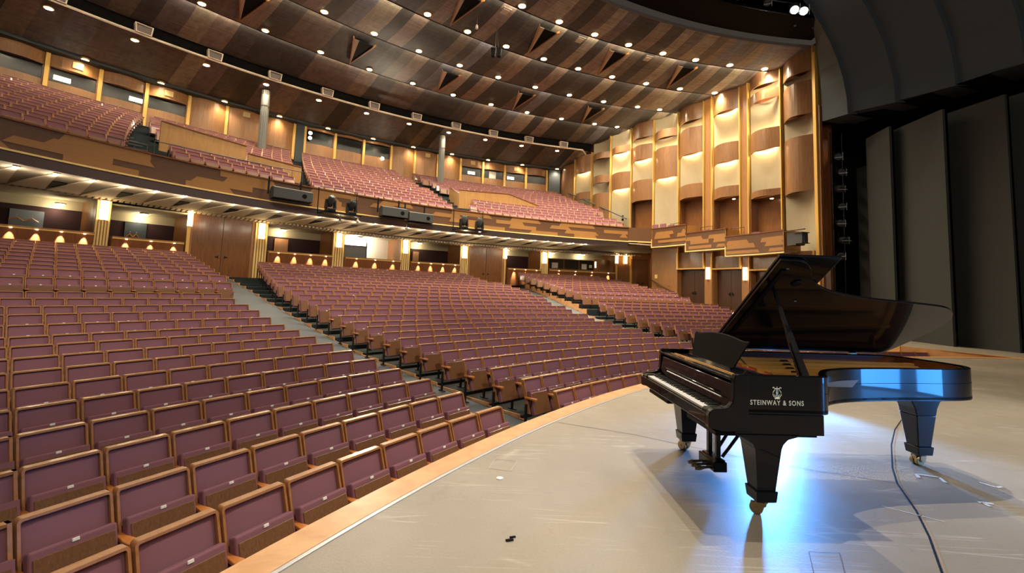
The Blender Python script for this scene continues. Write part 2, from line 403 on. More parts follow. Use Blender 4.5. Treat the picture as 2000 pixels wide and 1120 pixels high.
# ================================================================ box level (rear wall of the stalls)
RB=44.8
def gap_wall(mb,a0,a1,z0,z1,R=RB,th=.25,n=4): mb.sweep([(R,z0),(R+th,z0),(R+th,z1),(R,z1)],a0,a1,n,us=R)
pilL=[(2.5068,2.4948,5.12),(2.3570,2.3417,4.97),(2.2585,2.2420,4.88),(2.1580,2.1420,4.83),(2.0575,2.0427,4.78),(1.9080,1.8925,4.76)]
opens=[(2.70,2.5068,'a'),(2.4948,2.4275,'b'),(2.3417,2.2585,'c'),(2.2420,2.1580,'d'),(2.1420,2.0575,'e'),(1.9720,1.9080,'f'),(1.8925,1.7600,'g')]
ZT=5.0
def ztop(a): return 4.80+max(0,(a-2.15))*.95
# pilasters
def pilaster(a0,a1,zt,label):
    e=empty('pilaster',PT(RB,(a0+a1)/2,1.6)); inv=Matrix.Translation(-e.location)
    z0=1.6
    def B(): m=MB(); m.X=inv; return m
    m=B(); m.mat(MT['honey_wood']); m.sweep([(RB-.02,z0),(RB+.5,z0),(RB+.5,zt),(RB-.02,zt)],a0,a1,3,us=RB); m.build('core',None,e)
    m=B(); w=(a0-a1); n=5
    for k in range(n):
        c=a0-w*(k+.5)/n; m.sweep([(RB-.07,z0),(RB-.02,z0),(RB-.02,zt-.12),(RB-.07,zt-.12)],c-w*.30/n,c+w*.30/n,1)
    m.build('ribs',MT['pale_gold'],e)
    c=(a0+a1)/2
    m=B(); m.mat(MT['lamp_sconce']); m.sweep([(RB-.15,zt-1.0),(RB-.08,zt-1.0),(RB-.08,zt-.12),(RB-.15,zt-.12)],c-.0033,c+.0033,3); m.build('sconce_glass',None,e)
    m=B(); m.sweep([(RB-.16,zt-1.02),(RB-.07,zt-1.02),(RB-.07,zt-1.0),(RB-.16,zt-1.0)],c-.0036,c+.0036,2); m.build('sconce_cap',MT['gold_trim'],e); m=B(); m.sweep([(RB-.16,zt-.12),(RB-.07,zt-.12),(RB-.07,zt-.10),(RB-.16,zt-.10)],c-.003,c+.003,2); m.build('sconce_cap',MT['gold_trim'],e)
    tag(e,label,'pilaster','ribbed pilasters between the boxes')
lab=['ribbed golden pilaster with lit sconce, leftmost between the left boxes','ribbed golden pilaster with lit sconce just right of the left double door',
 'ribbed golden pilaster left of the brightly lit white box','ribbed golden pilaster right of the brightly lit white box',
 'ribbed golden pilaster with lit sconce just left of the centre-right double door','ribbed golden pilaster just left of the glazed control room']
for (a0,a1,zt),l in zip(pilL,lab): pilaster(a0,a1,zt,l)
def sconce(loc_a, R, zt, label, onwall=None, h=.85, post=True):
    if onwall is None: base=PT(R,loc_a,zt-h)
    else: base=WS(onwall,zt-h,.06)
    e=empty('wall_sconce',base)
    m=MB(); m.mat(MT['lamp_sconce']); m.tube([(0,0,0),(0,0,h-.05)],.11,12); m.build('glass_tube',None,e)
    m=MB(); m.tube([(0,0,-.03),(0,0,0)],.095,10); m.tube([(0,0,h-.05),(0,0,h-.02)],.095,10); m.build('cap',MT['gold_trim'],e)
    tag(e,label,'wall lamp'); return e
sconce(2.4262,RB-.12,5.12,'lit wall sconce on the gold post left of the left double door')
sconce(1.9752,RB-.12,4.80,'lit wall sconce on the gold post right of the centre-right double door')
sconce(1.7571,RB-.12,4.92,'lit wall sconce on the gold post right of the control room')
sconce(1.7395,RB-.12,4.92,'lit wall sconce beside the corner door, right of its neighbour on the gold post')
m=MB()
for a,zt in ((2.4262,5.15),(1.9752,4.82),(1.7571,4.95),(1.7284,4.9),(1.6890,5.25)): m.sweep([(RB-.06,1.6),(RB,1.6),(RB,zt),(RB-.06,zt)],a-.0016,a+.0016,1)
struct('trim_8',m,MT['gold_trim'])
# wall behind everything at box level + double doors
m=MB(); gap_wall(m,1.7284,1.7600,1.4,4.95); struct('wall_stalls_corner',m,MT['red_brown_wood'])
def double_door(a0,a1,z0,z1,n,label=None):
    e=empty('door_%d'%n,PT(RB,(a0+a1)/2,z0)); e['kind']='structure'; inv=Matrix.Translation(-e.location)
    c=(a0+a1)/2; g=.0003
    for p,q in ((a0,c+g),(c-g,a1)):
        m=MB(); m.X=inv; m.sweep([(RB-.02,z0),(RB+.05,z0),(RB+.05,z1),(RB-.02,z1)],p,q,3,us=RB); m.build('door_leaf',MT['red_brown_wood'],e)
    for s_ in (-1,1):
        m=MB(); p=PT(RB-.06,c+s_*.0035,(z0+z1)/2-.25)-e.location; m.tube([p,p+Vector((0,0,.0))+(PT(RB,c+s_*.0065,0)-PT(RB,c+s_*.0035,0))],.025,8); m.tube([p+Vector((0,0,-.08)),p+Vector((0,0,.08))],.018,6); m.build('door_handle',MT['black_metal'],e)
    m=MB(); m.X=inv
    for a in (a0,a1): m.sweep([(RB-.05,z0),(RB+.08,z0),(RB+.08,z1),(RB-.05,z1)],a-.0015,a+.0015,1)
    m.build('door_frame',MT['honey_wood'],e)
double_door(2.4240,2.3590,1.0,5.05,1); double_door(2.0410,1.9790,1.0,4.85,2)
# boxes behind the parapets
def box_room(a0,a1,k,back,side=MT['red_brown_wood'],ceil=MT['box_ceiling']):
    zc=4.86 if k!='a' else 5.1; z0=2.3; R0,R1=RB+.02,RB+2.6
    ac=(a0+a1)/2
    m=MB(); m.sweep([(R0,z0),(R1,z0),(R1,z0-.1),(R0,z0-.1)],a0,a1,6); struct('floor_box',m,MT['carpet_dark'])
    m=MB(); m.sweep([(R1,z0),(R1+.1,z0),(R1+.1,zc-.45),(R1,zc-.45)],a0,a1,6,us=45); struct('wall_box_back',m,back)
    m=MB(); m.mat(ceil); m.sweep([(R1-.02,zc-.45),(R1+.1,zc-.45),(R1+.1,zc+.08),(R0,zc+.08),(R0,zc),(R1-.02,zc)],a0,a1,6); struct('ceiling_box',m,None)
    m=MB()
    for a,s_ in ((a0,-1),(a1,1)):
        m.sweep([(R0,z0),(R1,z0),(R1,zc),(R0,zc)],a,a+s_*-.0012,1,us=45)
    struct('wall_box_side',m,side)
for a0,a1,k in opens:
    box_room(a0,a1,k,MT['white_wall'] if k=='d' else MT['maroon'], ceil=MT['white_wall'] if k=='d' else MT['box_ceiling'])
def parapet(a0,a1,z,label,nl):
    e=empty('box_parapet',PT(RB-.3,(a0+a1)/2,2.0)); inv=Matrix.Translation(-e.location)
    m=MB(); m.X=inv; m.sweep([(RB-.12,1.9),(RB+.1,1.9),(RB+.1,z),(RB-.38,z)],a0,a1,10,us=44); m.build('front_panel',MT['walnut'],e)
    m=MB(); m.X=inv; m.sweep([(RB-.42,z),(RB+.14,z),(RB+.14,z+.06),(RB-.42,z+.06)],a0,a1,10,us=44); m.build('top_rail',MT['honey_wood'],e)
    m=MB(); m.X=inv; m.sweep([(RB-.40,z-.05),(RB-.38,z-.05),(RB-.38,z),(RB-.40,z)],a0,a1,10); m.build('gold_bead',MT['gold_trim'],e)
    # small pin lights under the rail
    w=a0-a1
    for j in range(nl):
        a=a0-w*(j+.55)/nl
        m=MB(); m.X=inv; m.mat(MT['lamp_soft']); m.sweep([(RB-.44,z-.06),(RB-.41,z-.06),(RB-.41,z-.03),(RB-.44,z-.03)],a-.0008,a+.0008,1); m.build('pin_light',None,e)
        ld=bpy.data.lights.new('pin_glow','SPOT'); ld.energy=420; ld.color=(1,.92,.76); ld.spot_size=.62; ld.spot_blend=.8; ld.shadow_soft_size=.02
        lo=bpy.data.objects.new('pin_glow',ld); COL.objects.link(lo); lo.location=PT(RB-.58,a,z-.0); 
        tgt=PT(RB-.22,a,z-.62); lo.rotation_euler=(tgt-lo.location).to_track_quat('-Z','Y').to_euler()
    tag(e,label,'parapet','slanted parapets of the stalls boxes')
parapet(2.64,2.5072,3.42,'slanted wooden box parapet left of the leftmost ribbed pilaster',8)
parapet(2.4935,2.4310,3.34,'slanted wooden box parapet between the leftmost pilaster and the left double door',3)
parapet(2.3410,2.2600,3.26,'slanted wooden box parapet right of the left double door',4)
parapet(2.2415,2.1585,3.24,'slanted wooden box parapet in front of the bright white box',3)
parapet(2.1415,2.0590,3.24,'slanted wooden box parapet left of the centre-right double door',4)
parapet(1.9715,1.9085,3.18,'slanted wooden box parapet just right of the centre-right double door',3)
parapet(1.8920,1.7620,3.24,'slanted wooden box parapet below the control room windows',4)
# ceiling lamps inside the boxes
for a,l,st in ((2.5265,'leftmost box',60),(2.4600,'box left of the left double door',60),(2.3130,'box right of the left double door',60),(2.2080,'bright white box',700),(2.1130,'box left of the centre-right double door',50),(1.9560,'box just right of the centre-right double door',60),(1.8680,'box left of the control room',60),(1.8080,'control room',60)):
    e=empty('box_ceiling_lamp',PT(RB+1.7,a,4.74))
    m=MB(); m.mat(MT['lamp_soft']); m.lathe([(.16,0),(.16,.05),(.08,.09)],14); m.build('lamp_glass',None,e)
    m=MB(); m.lathe([(.19,.05),(.19,.09),(.19,.1)],14); m.build('lamp_ring',MT['gold_trim'],e)
    tag(e,'round lit ceiling lamp inside the '+l,'ceiling lamp')
    ld=bpy.data.lights.new('box_glow','POINT'); ld.energy=st*.55; ld.color=(1,.84,.58); ld.shadow_soft_size=.12
    lo=bpy.data.objects.new('box_glow',ld); COL.objects.link(lo); lo.location=PT(RB+2.25,a,4.60)
# openings in the box back walls: cloakroom panels, doors, screen, control windows
def inset(name,a0,a1,z0,z1,mat,label,cat,R=RB+2.52,th=.06):
    e=PT(R,(a0+a1)/2,z0); m=MB(); m.X=Matrix.Translation(-e); m.sweep([(R,z0),(R+th,z0),(R+th,z1),(R,z1)],a0,a1,4,us=45); o=m.build(name,mat,loc=e)
    tag(o,label,cat); return o
plain('slate',(.16,.19,.22),.6)
plain('slate_dark',(.035,.05,.06),.5)
inset('cloak_panel',2.5570,2.5340,2.9,4.42,MT['slate'],'pale slate panel with coat hangers inside the leftmost box','panel')
inset('cloak_panel',2.4720,2.4530,2.9,4.38,MT['slate_dark'],'dark slate panel with hangers in the box left of the left door','panel')
inset('wooden_door',2.3180,2.3010,2.3,4.3,MT['honey_wood'],'red-brown door inside the box right of the left double door','door')
inset('wooden_door',2.1180,2.1080,2.3,4.2,MT['honey_wood'],'narrow brown door inside the box left of the centre-right double door','door')
e=empty('projection_screen',PT(RB+2.0,2.212,2.9)); inv=Matrix.Translation(-e.location)
m=MB(); m.X=inv; m.sweep([(RB+1.9,3.25),(RB+1.95,3.25),(RB+1.95,4.2),(RB+1.9,4.2)],2.236,2.196,4); m.build('glass',MT['slate'],e)
m=MB(); m.X=inv
for a in (2.236,2.196): m.sweep([(RB+1.86,2.4),(RB+1.98,2.4),(RB+1.98,4.5),(RB+1.86,4.5)],a-.0006,a+.0006,1)
m.sweep([(RB+1.86,4.2),(RB+1.98,4.2),(RB+1.98,4.25),(RB+1.86,4.25)],2.236,2.196,4)
m.build('frame',MT['black_metal'],e); tag(e,'grey glass partition with thin black frame inside the bright white box','partition')
for s_,(aa,bb) in enumerate(((2.5575,2.5475),(2.5465,2.5375),(2.4700,2.4650),(2.4645,2.4595))):
    zz=4.05 if s_<2 else 3.78; R=RB+2.46
    e=empty('coat_hanger',PT(R,(aa+bb)/2,zz)); o0=e.location
    l=PT(R,aa,zz-.15)-o0; r=PT(R,bb,zz-.15)-o0
    m=MB(); m.tube([l,(0,0,0),r],.028,6); m.build('shoulder_bar',MT['arm_wood'],e)
    m=MB(); m.tube([(0,0,0),(0,0,.07),(.03,0,.10),(.0,0,.13)],.007,5); m.build('hook',MT['steel'],e)
    tag(e,['left-hand wooden coat hanger on the pale slate panel','right-hand wooden coat hanger on the pale slate panel','left-hand wooden coat hanger on the dark slate panel','right-hand wooden coat hanger on the dark slate panel'][s_],'coat hanger')
# control room glazing
e=empty('window_20',PT(RB+1.2,1.835,3.35)); e['kind']='structure'; inv=Matrix.Translation(-e.location)
R=RB+1.2
m=MB(); m.X=inv; m.sweep([(R,3.45),(R+.02,3.45),(R+.02,4.25),(R,4.25)],1.880,1.790,8); m.build('glass',MT['glass_dark'],e)
m=MB(); m.X=inv
for a in (1.880,1.850,1.820,1.790): m.sweep([(R-.03,3.4),(R+.03,3.4),(R+.03,4.3),(R-.03,4.3)],a-.0008,a+.0008,1)
for z in (3.42,4.27): m.sweep([(R-.03,z-.03),(R+.03,z-.03),(R+.03,z+.03),(R-.03,z+.03)],1.880,1.790,8)
m.sweep([(R-.02,2.3),(R+.02,2.3),(R+.02,3.4),(R-.02,3.4)],1.8925,1.76,8); m.sweep([(R-.02,2.3),(R+.02,2.3),(R+.02,4.4),(R-.02,4.4)],1.79,1.76,3)
m.build('frame',MT['red_brown_wood'],e)
for a0,a1,z0,z1,mt_,lb in ((1.815,1.805,3.5,3.95,'white_plate','white paper sheet behind the control room glass, the larger'),(1.800,1.7945,3.65,3.9,'white_plate','white paper sheet behind the control room glass, the smaller'),(1.874,1.862,3.5,3.95,'white_wall','pale monitor behind the left pane of the control room')):
    inset('paper_sheet' if 'paper' in lb else 'monitor',a0,a1,z0,z1,MT[mt_],lb,'paper' if 'paper' in lb else 'monitor',R=R-.03,th=.02)
m=MB(); m.mat(MT['lamp_sconce']); m.sweep([(R-.06,3.7),(R-.03,3.7),(R-.03,4.2),(R-.06,4.2)],1.7885,1.7865,1); tag(m.build('tube_lamp',None),'lit vertical tube lamp at the right end of the control room glass','lamp')
# corner door with curved lintel
double_door(1.7270,1.6915,.9,4.55,3)
m=MB(); m.sweep([(RB-.25,4.5),(RB+.1,4.6),(RB+.1,5.2),(RB-.25,5.2)],1.7284,1.689,6,us=44); struct('wall_corner_lintel',m,MT['honey_wood'])
# dentil strip along the soffit
m=MB()
for j in range(190):
    a=2.66-j*.0050
    m.sweep([(RB-.42,ztop(a)-.04),(RB-.05,ztop(a)-.10),(RB-.05,ztop(a)+.05),(RB-.42,ztop(a)+.05)],a,a-.0030,1)
struct('trim_9',m,MT['soffit_cream'])
m=MB(); m.sweep([(RB-.05,4.75),(RB+.4,4.75),(RB+.4,5.0),(RB-.05,5.0)],2.70,1.69,60,zf=lambda a: ztop(a)-4.80); struct('trim_10',m,MT['soffit_grey'])

# ================================================================ balcony
def zc(a): return .24*max(0,(a-2.32)/.28)**2 if a>2.32 else 0.0
A_L, A_R = 2.80, 1.80
bal=empty('balcony',PT(39,AX,5)); bal['kind']='structure'; binv=Matrix.Translation(-bal.location)
def BB(): m=MB(); m.X=binv; return m
m=BB(); m.sweep([(39.0,5.28),(39.12,5.28),(39.12,6.22),(39.0,6.22)],A_L,A_R,100,zf=zc,us=39); m.build('fascia_board',MT['fascia_dark'],bal)
m=BB(); m.sweep([(38.94,6.22),(39.3,6.22),(39.3,6.28),(38.94,6.28)],A_L,A_R,100,zf=zc,us=39); m.build('top_rail',MT['walnut'],bal)
m=BB(); m.sweep([(38.93,5.22),(39.02,5.22),(39.02,5.28),(38.93,5.28)],A_L,A_R,100,zf=zc); m.build('gold_strip',MT['pale_gold'],bal)
m=BB(); m.sweep([(39.0,5.22),(39.25,5.22),(39.45,4.93),(39.2,4.90)],A_L,A_R,100,zf=zc); m.build('lower_cornice',MT['soffit_grey'],bal)
# stepped inlay of light strips
rng=random.Random(5); m=BB()
lanes=[(5.96,6.22),(5.74,5.97),(5.50,5.75),(5.28,5.51)]
for li,(z0,z1) in enumerate(lanes):
    a=A_L-.01*li
    while a>A_R+.01:
        ln=rng.uniform(.040,.080); gp=rng.uniform(.030,.065); ch=rng.choice((.004,.006,0.0)); c2=rng.choice((.005,0.0,.007))
        b_=max(a-ln,A_R+.002); n=max(2,int((a-b_)/.012))
        top=[];bot=[]
        for k in range(n+1):
            t=a+(b_-a)*k/n
            ta=min(max(t,b_+c2),a-ch) if (k in (0,n)) else t
            top.append(PT(38.985,ta,z1+zc(ta))); bot.append(PT(38.985,t,z0+zc(t)))
        for k in range(n): m.quad(bot[k],bot[k+1],top[k+1],top[k],uv=[(a*39+k*.4,z0),(a*39+k*.4+.4,z0),(a*39+k*.4+.4,z1),(a*39+k*.4,z1)])
        a=b_-gp
m.build('light_inlay',MT['fascia_light'],bal)
# soffit
zs0=lambda a: zc(a)*.6
m=BB(); m.sweep([(39.4,5.02),(39.42,5.12),(45.0,5.12),(45.0,4.98)],A_L,1.70,90,zf=lambda a: max(0,(a-2.2))*.4); m.build('soffit',MT['soffit_tan'],bal)
# downlights under the balcony; pale wedges paint their light on the soffit
for j in range(33):
    a=2.5825-.0245*j+.0245*3
    if a<1.80: break
    dz=max(0,(a-2.2))*.4
    m=BB()
    p0=PT(40.1,a+.0015,4.985+dz); p1=PT(40.1,a-.0015,4.985+dz); p2=PT(44.2,a-.011,4.93+dz); p3=PT(44.2,a+.012,4.93+dz)
    m.prism([p0,p1,p2,p3],(0,0,.06)); m.build('painted_light_fan',MT['soffit_cream'],bal)
    if j%2==0:
        m=BB(); m.prism([PT(41.9,a-.0165,4.972+dz),PT(41.9,a-.0065,4.972+dz),PT(43.6,a-.0110,4.972+dz),PT(43.6,a-.0200,4.972+dz)],(0,0,.03)); m.build('vent_slot',MT['black_matt'],bal)
    if a>2.62: continue
    e=empty('balcony_downlight',PT(40.0,a,4.985+dz))
    m=MB(); m.mat(MT['lamp_warm']); m.lathe([(.075,-.012),(.075,.0),(.02,.01)],12); m.build('lens',None,e)
    m=MB(); m.lathe([(.10,-.004),(.10,.01),(.08,.02)],12); m.build('trim_ring',MT['gold_trim'],e)
    nth=['first','second','third','fourth','fifth','sixth','seventh','eighth','ninth','tenth','eleventh','twelfth','thirteenth','fourteenth','fifteenth','sixteenth','seventeenth','eighteenth','nineteenth','twentieth','twenty-first','twenty-second','twenty-third','twenty-fourth','twenty-fifth','twenty-sixth','twenty-seventh','twenty-eighth','twenty-ninth','thirtieth','thirty-first','thirty-second','thirty-third'][j]
    tag(e,'small lit downlight under the balcony soffit, %s of the row counted from the left'%nth,'downlight','downlights under the balcony')
    ld=bpy.data.lights.new('soffit_glow','POINT'); ld.energy=26; ld.color=(1,.84,.60); ld.shadow_soft_size=.05
    lo=bpy.data.objects.new('soffit_glow',ld); COL.objects.link(lo); lo.location=PT(40.35,a,4.78+dz)
    tgt=PT(42.5,a,0); lo.rotation_euler=(tgt-lo.location).to_track_quat('-Z','Y').to_euler()
# balcony tiers
NB=13
RBk=lambda k: 40.1+.85*(k-1)
def zb(k,a): return 6.76+.36*(k-1)*.97 + (.24*max(0,(a-2.3)/.3))
prof=[(39.12,5.2),(39.12,zb(1,2.2)-.86)]
for k in range(1,NB+1):
    f=zb(k,2.2)-.86; r=RBk(k)-.6
    if k>1: prof+=[(r,prof[-1][1]),(r,f)]
prof+=[(51.5,prof[-1][1]),(51.5,5.2)]
m=BB(); m.sweep(prof,A_L,1.78,80,zf=lambda a:.24*max(0,(a-2.3)/.3)); m.build('tier_steps',MT['carpet_dark'],bal)
# aisle stairs edges (grey nosings)
m=BB()
for a0,a1 in ((2.512,2.484),(2.346,2.330),(2.104,2.088)):
    for k in range(1,NB+1):
        f=zb(k,2.2)-.86+.24*max(0,(a0-2.3)/.3); r=RBk(k)-.6
        m.sweep([(r-.01,f-.04),(r+.06,f-.04),(r+.06,f+.012),(r-.01,f+.012)],a0,a1,2)
m.build('stair_nosing',MT['fixture_grey'],bal)
# wooden cross walls on the balcony (two raised parapets)
def cross_wall(pts,label):
    e=empty('balcony_cross_wall',PT(pts[0][0],pts[0][1],pts[0][2])); inv=Matrix.Translation(-e.location); m=MB(); m.X=inv
    m2=MB(); m2.X=inv
    for (r0,a0,b0,t0),(r1,a1,b1,t1) in zip(pts,pts[1:]):
        n=4
        for k in range(n):
            u,v=k/n,(k+1)/n; L_=lambda x,y,q:x+(y-x)*q
            p=[PT(L_(r0,r1,u),L_(a0,a1,u),L_(b0,b1,u)),PT(L_(r0,r1,v),L_(a0,a1,v),L_(b0,b1,v)),PT(L_(r0,r1,v),L_(a0,a1,v),L_(t0,t1,v)),PT(L_(r0,r1,u),L_(a0,a1,u),L_(t0,t1,u))]
            am=(L_(a0,a1,u)+L_(a0,a1,v))/2; off=Vector((cos(am),sin(am),0))*.12
            m.prism(p,off); z=Vector((0,0,.05)); q=off*.3
            m2.prism([p[3]-q,p[2]-q,p[2]-q+z,p[3]-q+z],off*1.6)
    m.build('wall_board',MT['oak_light'],e); m2.build('cap_rail',MT['walnut'],e); tag(e,label,'low wall')
cross_wall([(43.0,2.470,7.0,8.85),(43.0,2.385,7.0,8.62)],'honey wood cross wall on the balcony between the stairs and the left column')
cross_wall([(42.6,2.385,7.0,8.15),(42.6,2.322,7.0,8.0)],'lower honey wood cross wall in front of the left balcony column')
cross_wall([(42.6,2.083,6.9,8.35),(42.9,1.99,6.9,8.6),(42.6,1.935,6.9,7.9)],'light wooden cross wall on the right half of the balcony')
cross_wall([(42.6,2.083,6.9,8.1),(44.8,2.080,7.6,8.9)],'short return wall beside the right balcony column')
def railing(a0,a1,R,z,h,n,label):
    e=empty('balcony_railing',PT(R,a0,z)); inv=Matrix.Translation(-e.location)
    m=MB(); m.X=inv; m.tube([PT(R,a0+(a1-a0)*k/n,z+h) for k in range(n+1)],.022,6); m.build('hand_rail',MT['fixture_grey'],e)
    for k in range(n+1):
        m=MB(); m.X=inv; a=a0+(a1-a0)*k/n; m.tube([PT(R,a,z),PT(R,a,z+h)],.012,5); m.build('baluster',MT['fixture_grey'],e)
    tag(e,label,'railing')
railing(2.4830,2.3300,41.3,6.1,1.35,12,'thin grey railing with balusters in front of the left balcony cross wall')
railing(2.0640,1.9420,41.6,6.0,1.30,8,'thin grey railing with balusters before the right balcony cross wall')
railing(2.530,2.500,39.4,5.6,1.15,3,'short grey railing at the foot of the left balcony stairs')
# balcony columns
for ac,l in ((2.3395,'left'),(2.0725,'right')):
    e=empty('column',PT(48.0,ac,8.6))
    m=MB(); prof_=[]
    n=32
    for (z,s_) in ((0,1),(5.25,1)):
        prof_.append([Vector(((.235+.012*cos(16*2*PI*j/n))*cos(2*PI*j/n),(.235+.012*cos(16*2*PI*j/n))*sin(2*PI*j/n),z)) for j in range(n)])
    ia=[m.vert(p) for p in prof_[0]]; ib=[m.vert(p) for p in prof_[1]]
    for j in range(n): m.face([ia[j],ia[(j+1)%n],ib[(j+1)%n],ib[j]])
    m.build('shaft',MT['column_grey'],e); m=MB(); m.lathe([(.25,4.2),(.262,4.22),(.262,4.9),(.25,4.92)],24); m.build('collar',MT['column_grey'],e)
    tag(e,'slim round grey column standing on the %s half of the balcony'%l,'column','grey columns on the balcony')

# ================================================================ upper rear wall
RU=51.5
m=MB(); m.sweep([(RU+.1,9.6),(RU+.4,9.6),(RU+.4,14),(RU+.1,14)],A_L,1.80,60); struct('wall_back',m,MT['grey_wall'])
posts=[2.6575,2.616,2.5745,2.5332,2.4913,2.4503,2.4082,2.3668,2.2825,2.2678,2.2243,2.1808,2.1360,2.0960,2.0556,2.0134,1.9712,1.9293,1.8870,1.8452]
m=MB()
for a in posts:
    m.sweep([(RU-.14,10.6),(RU,10.6),(RU,13.45),(RU-.14,13.45)],a-.0017,a+.0017,1)
struct('trim_11',m,MT['gold_trim'])
bays=[(2.6575,2.616,'win',0),(2.616,2.5745,'win',0),(2.5745,2.5332,'win',0),(2.5332,2.4913,'lamp',.30),(2.4913,2.4503,'lamp',.80),(2.4503,2.4082,'win',0),(2.4082,2.3668,'wood',0),(2.3668,2.3246,'wood',0),(2.3246,2.2825,'wood',0),
 (2.2678,2.2243,'mid',0),(2.2243,2.1808,'mid',0),(2.1808,2.1360,'mid',0),(2.1360,2.0960,'wood',0),(2.0960,2.0556,'wood',0),(2.0556,2.0134,'wood',0),(2.0134,1.9712,'lamp',.5),(1.9712,1.9293,'win',0),(1.9293,1.8870,'lamp',.3),(1.8870,1.8452,'win',0)]
def bulged(mb,a0,a1,z0,z1,R,b,th=.06,n=8):
    for k in range(n):
        t0,t1=k/n,(k+1)/n; aa=a0+(a1-a0)*t0; ab=a0+(a1-a0)*t1
        ra=R-b*sin(PI*t0); rb_=R-b*sin(PI*t1)
        mb.quad(PT(ra,aa,z0),PT(rb_,ab,z0),PT(rb_,ab,z1),PT(ra,aa,z1),uv=[(aa*45,z0),(ab*45,z0),(ab*45,z1),(aa*45,z1)])
        mb.quad(PT(ra,aa,z0),PT(ra+th+b,aa,z0),PT(rb_+th+b,ab,z0),PT(rb_,ab,z0)); mb.quad(PT(ra,aa,z1),PT(rb_,ab,z1),PT(rb_+th+b,ab,z1),PT(ra+th+b,aa,z1))
wn=1
for (a0,a1,kind,lp) in bays:
    m=MB()
    if kind=='wood': bulged(m,a0,a1,10.4,13.45,RU,.28)
    elif kind in('win','lamp'):
        bulged(m,a0,a1,12.65,13.5,RU,.28); bulged(m,a0,a1,10.4,11.85,RU,.15)
    else:
        bulged(m,a0,a1,13.15,13.6,RU,.25); bulged(m,a0,a1,10.4,12.1,RU,.2)
    o=struct('wall_back_panel',m,MT['honey_wood']); 
    for p in o.data.polygons: p.use_smooth=False
    if kind!='wood':
        z0,z1=(12.1,13.15) if kind=='mid' else (11.85,12.65)
        if kind=='win' and a0<2.02: z1=12.6
        e=empty('window_%d'%wn,PT(RU+.1,(a0+a1)/2,z0)); e['kind']='structure'; inv=Matrix.Translation(-e.location); wn+=1
        g=.0022
        m=MB(); m.X=inv; m.sweep([(RU+.08,z0),(RU+.1,z0),(RU+.1,z1),(RU+.08,z1)],a0-g,a1+g,4); m.build('window_glass',MT['glass_dark'],e)
        m=MB(); m.X=inv
        for a in (a0-g,a1+g): m.sweep([(RU-.02,z0),(RU+.1,z0),(RU+.1,z1),(RU-.02,z1)],a-.0006,a+.0006,1)
        m.build('window_frame',MT['walnut'],e)
        if kind=='lamp':
            ac=a0+(a1-a0)*lp; m=MB(); m.X=inv; m.mat(MT['window_lamp']); m.sweep([(RU+.02,z0+.18),(RU+.06,z0+.18),(RU+.06,z0+.42),(RU+.02,z0+.42)],ac-.0065,ac+.0065,2); m.build('lit_fixture',None,e)
            if lp>.7:
                pass
for a0,a1,label in ((2.2825,2.2678,'wall_pier_left'),(1.8452,1.8180,'wall_pier_right')):
    m=MB(); m.sweep([(RU-.3,9.8),(RU+.2,9.8),(RU+.2,13.6),(RU-.3,13.6)],a0-.002,a1+.002,2); struct(label,m,MT['grey_wall'])
# follow spots and equipment in the projection windows
def followspot(a,z,label,big):
    e=empty('follow_spot',PT(RU-.15,a,z))
    d=(Vector((0,0,1.5))-e.location).normalized(); q=d.to_track_quat('Z','Y').to_matrix()
    X=q.to_4x4()
    m=MB(); m.X=X; m.tube([(0,0,-.35),(0,0,.1)],.15,14); m.build('housing',MT['black_metal'],e)
    m=MB(); m.X=X; m.mat(MT['spot_star' if big else 'window_lamp']); m.lathe([(.135,.10),(.135,.12),(.05,.13)],18); m.build('lens',None,e)
    tag(e,label,'spotlight')
    if big:
        ld=bpy.data.lights.new('spot_beam','SPOT'); ld.energy=2500; ld.color=(1,.86,.62); ld.spot_size=1.4; ld.spot_blend=.6; ld.shadow_soft_size=.15
        lo=bpy.data.objects.new('spot_beam',ld); COL.objects.link(lo); lo.location=e.location+d*.25; lo.rotation_euler=d.to_track_quat('-Z','Y').to_euler()
followspot(2.1505,12.05,'brilliant follow spot shining from the projection window right of the grey pier',True)
followspot(2.2610,12.88,'white lamp behind the projection window beside the grey pier, upper of two','')
followspot(2.2610,12.50,'white lamp behind the projection window beside the grey pier, lower of two','')
inset('white_board',1.9585,1.9455,11.85,12.55,MT['white_plate'],'white board seen through a rear wall window on the right','board',R=RU+.03,th=.02)
for a,z,l in ((2.5108,13.02,'in the lit left window bay'),(2.4300,13.0,'above the dark window left of the wooden bays'),(2.3450,13.0,'on the wooden bay behind the left column'),(1.9920,13.0,'above the first right-hand window'),(1.9080,13.0,'above the third right-hand window'),(2.0750,13.0,'on the wooden bay left of the right column')):
    e=empty('wall_grille',PT(RU-.3,a,z)); inv=Matrix.Translation(-e.location); m=MB(); m.X=inv; m.sweep([(RU-.32,z-.17),(RU-.27,z-.17),(RU-.27,z+.17),(RU-.32,z+.17)],a-.0042,a+.0042,1); m.build('grille_panel',MT['pale_gold'],e)
    m=MB(); m.X=inv
    for k in range(6): m.sweep([(RU-.33,z-.14+.05*k),(RU-.32,z-.14+.05*k),(RU-.32,z-.125+.05*k),(RU-.33,z-.125+.05*k)],a-.0036,a+.0036,1)
    m.build('slats',MT['soffit_cream'],e); tag(e,'small pale square grille '+l,'grille')

